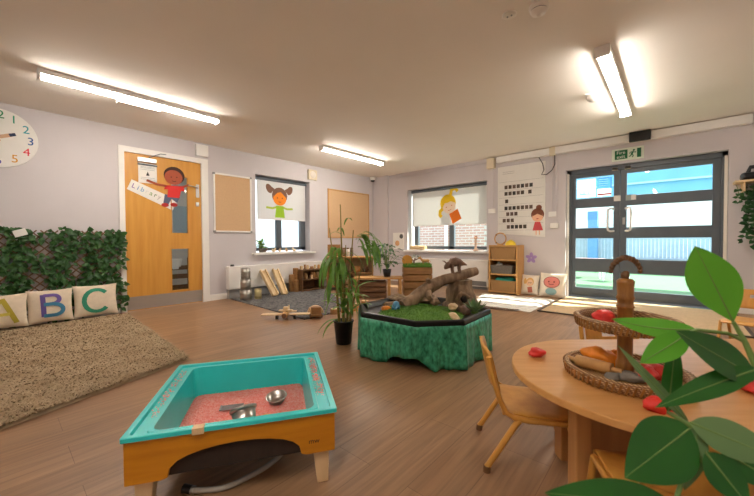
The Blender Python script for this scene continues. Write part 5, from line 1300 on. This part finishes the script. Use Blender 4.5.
# ------------------------------------------------------------------ foreground plant beside the camera
t = thing('leafy_plant', 'tall broad-leaved green plant close to the camera at the right', 'plant', (5.39, -5.02, 0))
PO = Vector((5.39, -5.02, 0))
MB().lathe([(0, 0), (.08, 0), (.1, .3), (.105, .3), (.105, .33), (.092, .33), (.088, .3), (0, .3)], 28).build('pot', 'stone', t)
stems = [[(5.39, -5.02, .29), (5.375, -5.03, .5), (5.34, -5.05, .64), (5.313, -5.038, .68), (5.301, -5.033, .716), (5.287, -5.038, .748)],
         [(5.38, -5.02, .29), (5.36, -5.06, .45), (5.317, -5.122, .585), (5.266, -5.141, .593), (5.233, -5.129, .593), (5.207, -5.099, .593)],
         [(5.385, -5.03, .29), (5.35, -5.08, .42), (5.27, -5.17, .54), (5.235, -5.19, .58)]]
for s in stems: MB().tube([Vector(p)-PO for p in s], [.009, .008, .006, .005, .004, .003][:len(s)] if len(s) > 4 else [.009, .008, .006, .004], 8).build('stem', 'stem', t)
LV = [((5.287, -5.038, .748), (5.238, -5.078, .874), .066, 'lightleaf', 0), ((5.242, -5.078, .735), (5.130, -5.123, .730), .034, 'lightleaf', -.12), ((5.231, -5.100, .732), (5.172, -5.154, .679), .040, 'lightleaf', -.05),
      ((5.313, -5.044, .663), (5.215, -5.154, .744), .057, 'bigleaf', 0), ((5.315, -5.055, .682), (5.192, -5.165, .630), .035, 'bigleaf', .05), ((5.207, -5.099, .593), (5.216, -5.074, .716), .029, 'bigleaf', 0),
      ((5.234, -5.102, .584), (5.142, -5.153, .707), .018, 'greyleaf', 0), ((5.232, -5.170, .605), (5.164, -5.284, .560), .080, 'bigleaf', 0), ((5.232, -5.170, .614), (5.330, -5.150, .585), .050, 'greyleaf', 0),
      ((5.243, -5.160, .610), (5.226, -5.204, .528), .032, 'greyleaf', 0), ((5.247, -5.197, .589), (5.289, -5.201, .535), .046, 'bigleaf', 0), ((5.215, -5.255, .530), (5.085, -5.367, .548), .050, 'bigleaf', 0),
      ((5.264, -5.169, .585), (5.325, -5.168, .56), .045, 'bigleaf', 0), ((5.236, -5.143, .588), (5.170, -5.219, .594), .045, 'bigleaf', 0)]
CAMP = Vector((5.21, -5.847, .886))
for a, e, w, mt, dr in LV:
    a, e = Vector(a), Vector(e); mid = (a+e)/2; nr = (CAMP-mid).normalized() if w == .066 else Vector((.35, -.75, .45)); sh_ = 1.12 if w == .066 else .8; b = MB()
    b.leaf(a-PO, e-PO, w, nr, dr, 14, .06, sh_); lf = b.build('leaf', mt, t, recalc=False)
    b = MB(); d = e-a; side = d.cross(nr).normalized(); up = side.cross(d.normalized()); k = 8
    pts = [a-PO+d*(i/k)+Vector((0, 0, -dr*d.length*(i/k)**2))+up*(dr*.5*d.length*math.sin(PI*i/k))-up*.0002 for i in range(k+1)]
    b.tube(pts, [.0016*(1-.7*i/k) for i in range(k+1)], 5, False); b.build('midrib', 'stem', lf)
    # petiole to the nearest stem
MB().tube([Vector(p)-PO for p in ((5.301, -5.033, .716), (5.28, -5.05, .73), (5.242, -5.078, .735), (5.231, -5.1, .732))], .003, 6).build('petiole', 'stem', t)
MB().tube([Vector(p)-PO for p in ((5.235, -5.19, .58), (5.222, -5.23, .55), (5.215, -5.255, .53))], .003, 6).build('petiole', 'stem', t)

# ------------------------------------------------------------------ ivy on wall shelf at the right
t = thing('wall_shelf', 'pale wooden wall shelf right of the glazed doors', 'shelf', (6.02, 0, 1.53)); MB().bb((-.28, -.22, 0), (.3, 0, .025)).build('board', 'palewood', t, .003)
for x in (-.2, .2): MB().bb((x-.01, -.16, -.1), (x+.01, 0, 0)).build('bracket', 'palewood', t)
t = thing('black_speaker', 'black rounded device on the wall shelf above the ivy', 'speaker', (5.95, -.11, 1.555)); MB().bb((-.16, -.07, 0), (.16, .07, .09)).build('body', 'black', t, .03); MB().tube([(-.1, 0, .08), (-.08, 0, .15), (.08, 0, .15), (.1, 0, .08)], .022, 10).build('carry_handle', 'black', t); MB().ball((.0, -.03, .1), (.05, .03, .03)).build('white_top', 'offwhite', t)
random.seed(17)
t = thing('hanging_ivy', 'trailing dark green ivy hanging down below the wall shelf', 'plant', (5.98, -.1, 1.5))
b = MB(); st = MB()
for k in range(26):
    x = random.uniform(-.22, .26); y = random.uniform(-.12, .06); L = random.uniform(.3, .9)*(.6+.4*min(1, (x+.24)/.2)); pts = []
    p = Vector((x, y, .01)); n = max(4, int(L/.05))
    for i in range(n):
        pts.append(p.copy()); p = p+Vector((random.uniform(-.02, .02), random.uniform(-.012, .012), -.05)); p.y = min(.08, max(-.16, p.y))
        for q_ in range(3):
            a = random.uniform(0, 2*PI); d = Vector((math.cos(a)*.7, -abs(math.sin(a))*.8, random.uniform(-.6, .3))).normalized(); l = random.uniform(.045, .08); b.leaf(p, p+d*l, l*.7, (0, -1, .4), .1, 3)
    st.tube(pts, .003, 5, False)
st.build('vines', 'stem', t); b.build('leaves', 'darkplant', t, recalc=False)

# ------------------------------------------------------------------ light, sky, camera
w = bpy.data.worlds.new('sky'); S.world = w; w.use_nodes = True
bg = w.node_tree.nodes['Background']; bg.inputs[0].default_value = (.84, .92, 1, 1); bg.inputs[1].default_value = 1.1
sun = bpy.data.lights.new('sun', 'SUN'); sun.energy = 8; sun.angle = .01; sun.color = (1, .93, .82)
so = bpy.data.objects.new('sun', sun); COL.objects.link(so)
el = RAD(38); hd_ = Vector((-.8, -.6, 0)); sd = Vector((hd_.x*math.cos(el), hd_.y*math.cos(el), -math.sin(el)))
so.rotation_euler = sd.to_track_quat('-Z', 'Y').to_euler(); so.location = (9, 5, 6)
cam = bpy.data.cameras.new('camera'); co = bpy.data.objects.new('camera', cam); COL.objects.link(co); S.camera = co
cam.sensor_width = 36; cam.sensor_fit = 'HORIZONTAL'; cam.lens = 36*336.86/754; cam.clip_start = .02
yaw, pit, rol = -.72057, -.0214205, -.0055811
f = Vector((math.sin(yaw)*math.cos(pit), math.cos(yaw)*math.cos(pit), math.sin(pit))); r = Vector((math.cos(yaw), -math.sin(yaw), 0)); u = r.cross(f)
r2 = r*math.cos(rol)+u*math.sin(rol); u2 = -r*math.sin(rol)+u*math.cos(rol)
co.matrix_world = Matrix(((r2.x, u2.x, -f.x, 5.2101), (r2.y, u2.y, -f.y, -5.8467), (r2.z, u2.z, -f.z, .8859), (0, 0, 0, 1)))
cam.dof.use_dof = True; cam.dof.focus_distance = 2.6; cam.dof.aperture_fstop = 5
S.view_settings.view_transform = 'Standard'; S.view_settings.look = 'None'; S.view_settings.gamma = 1; S.view_settings.use_curve_mapping = False
S.view_settings.exposure = 1.5
S.cycles.use_denoising = True
S.cycles.max_bounces = 8; S.cycles.transparent_max_bounces = 16; S.cycles.diffuse_bounces = 5; S.cycles.sample_clamp_indirect = 8
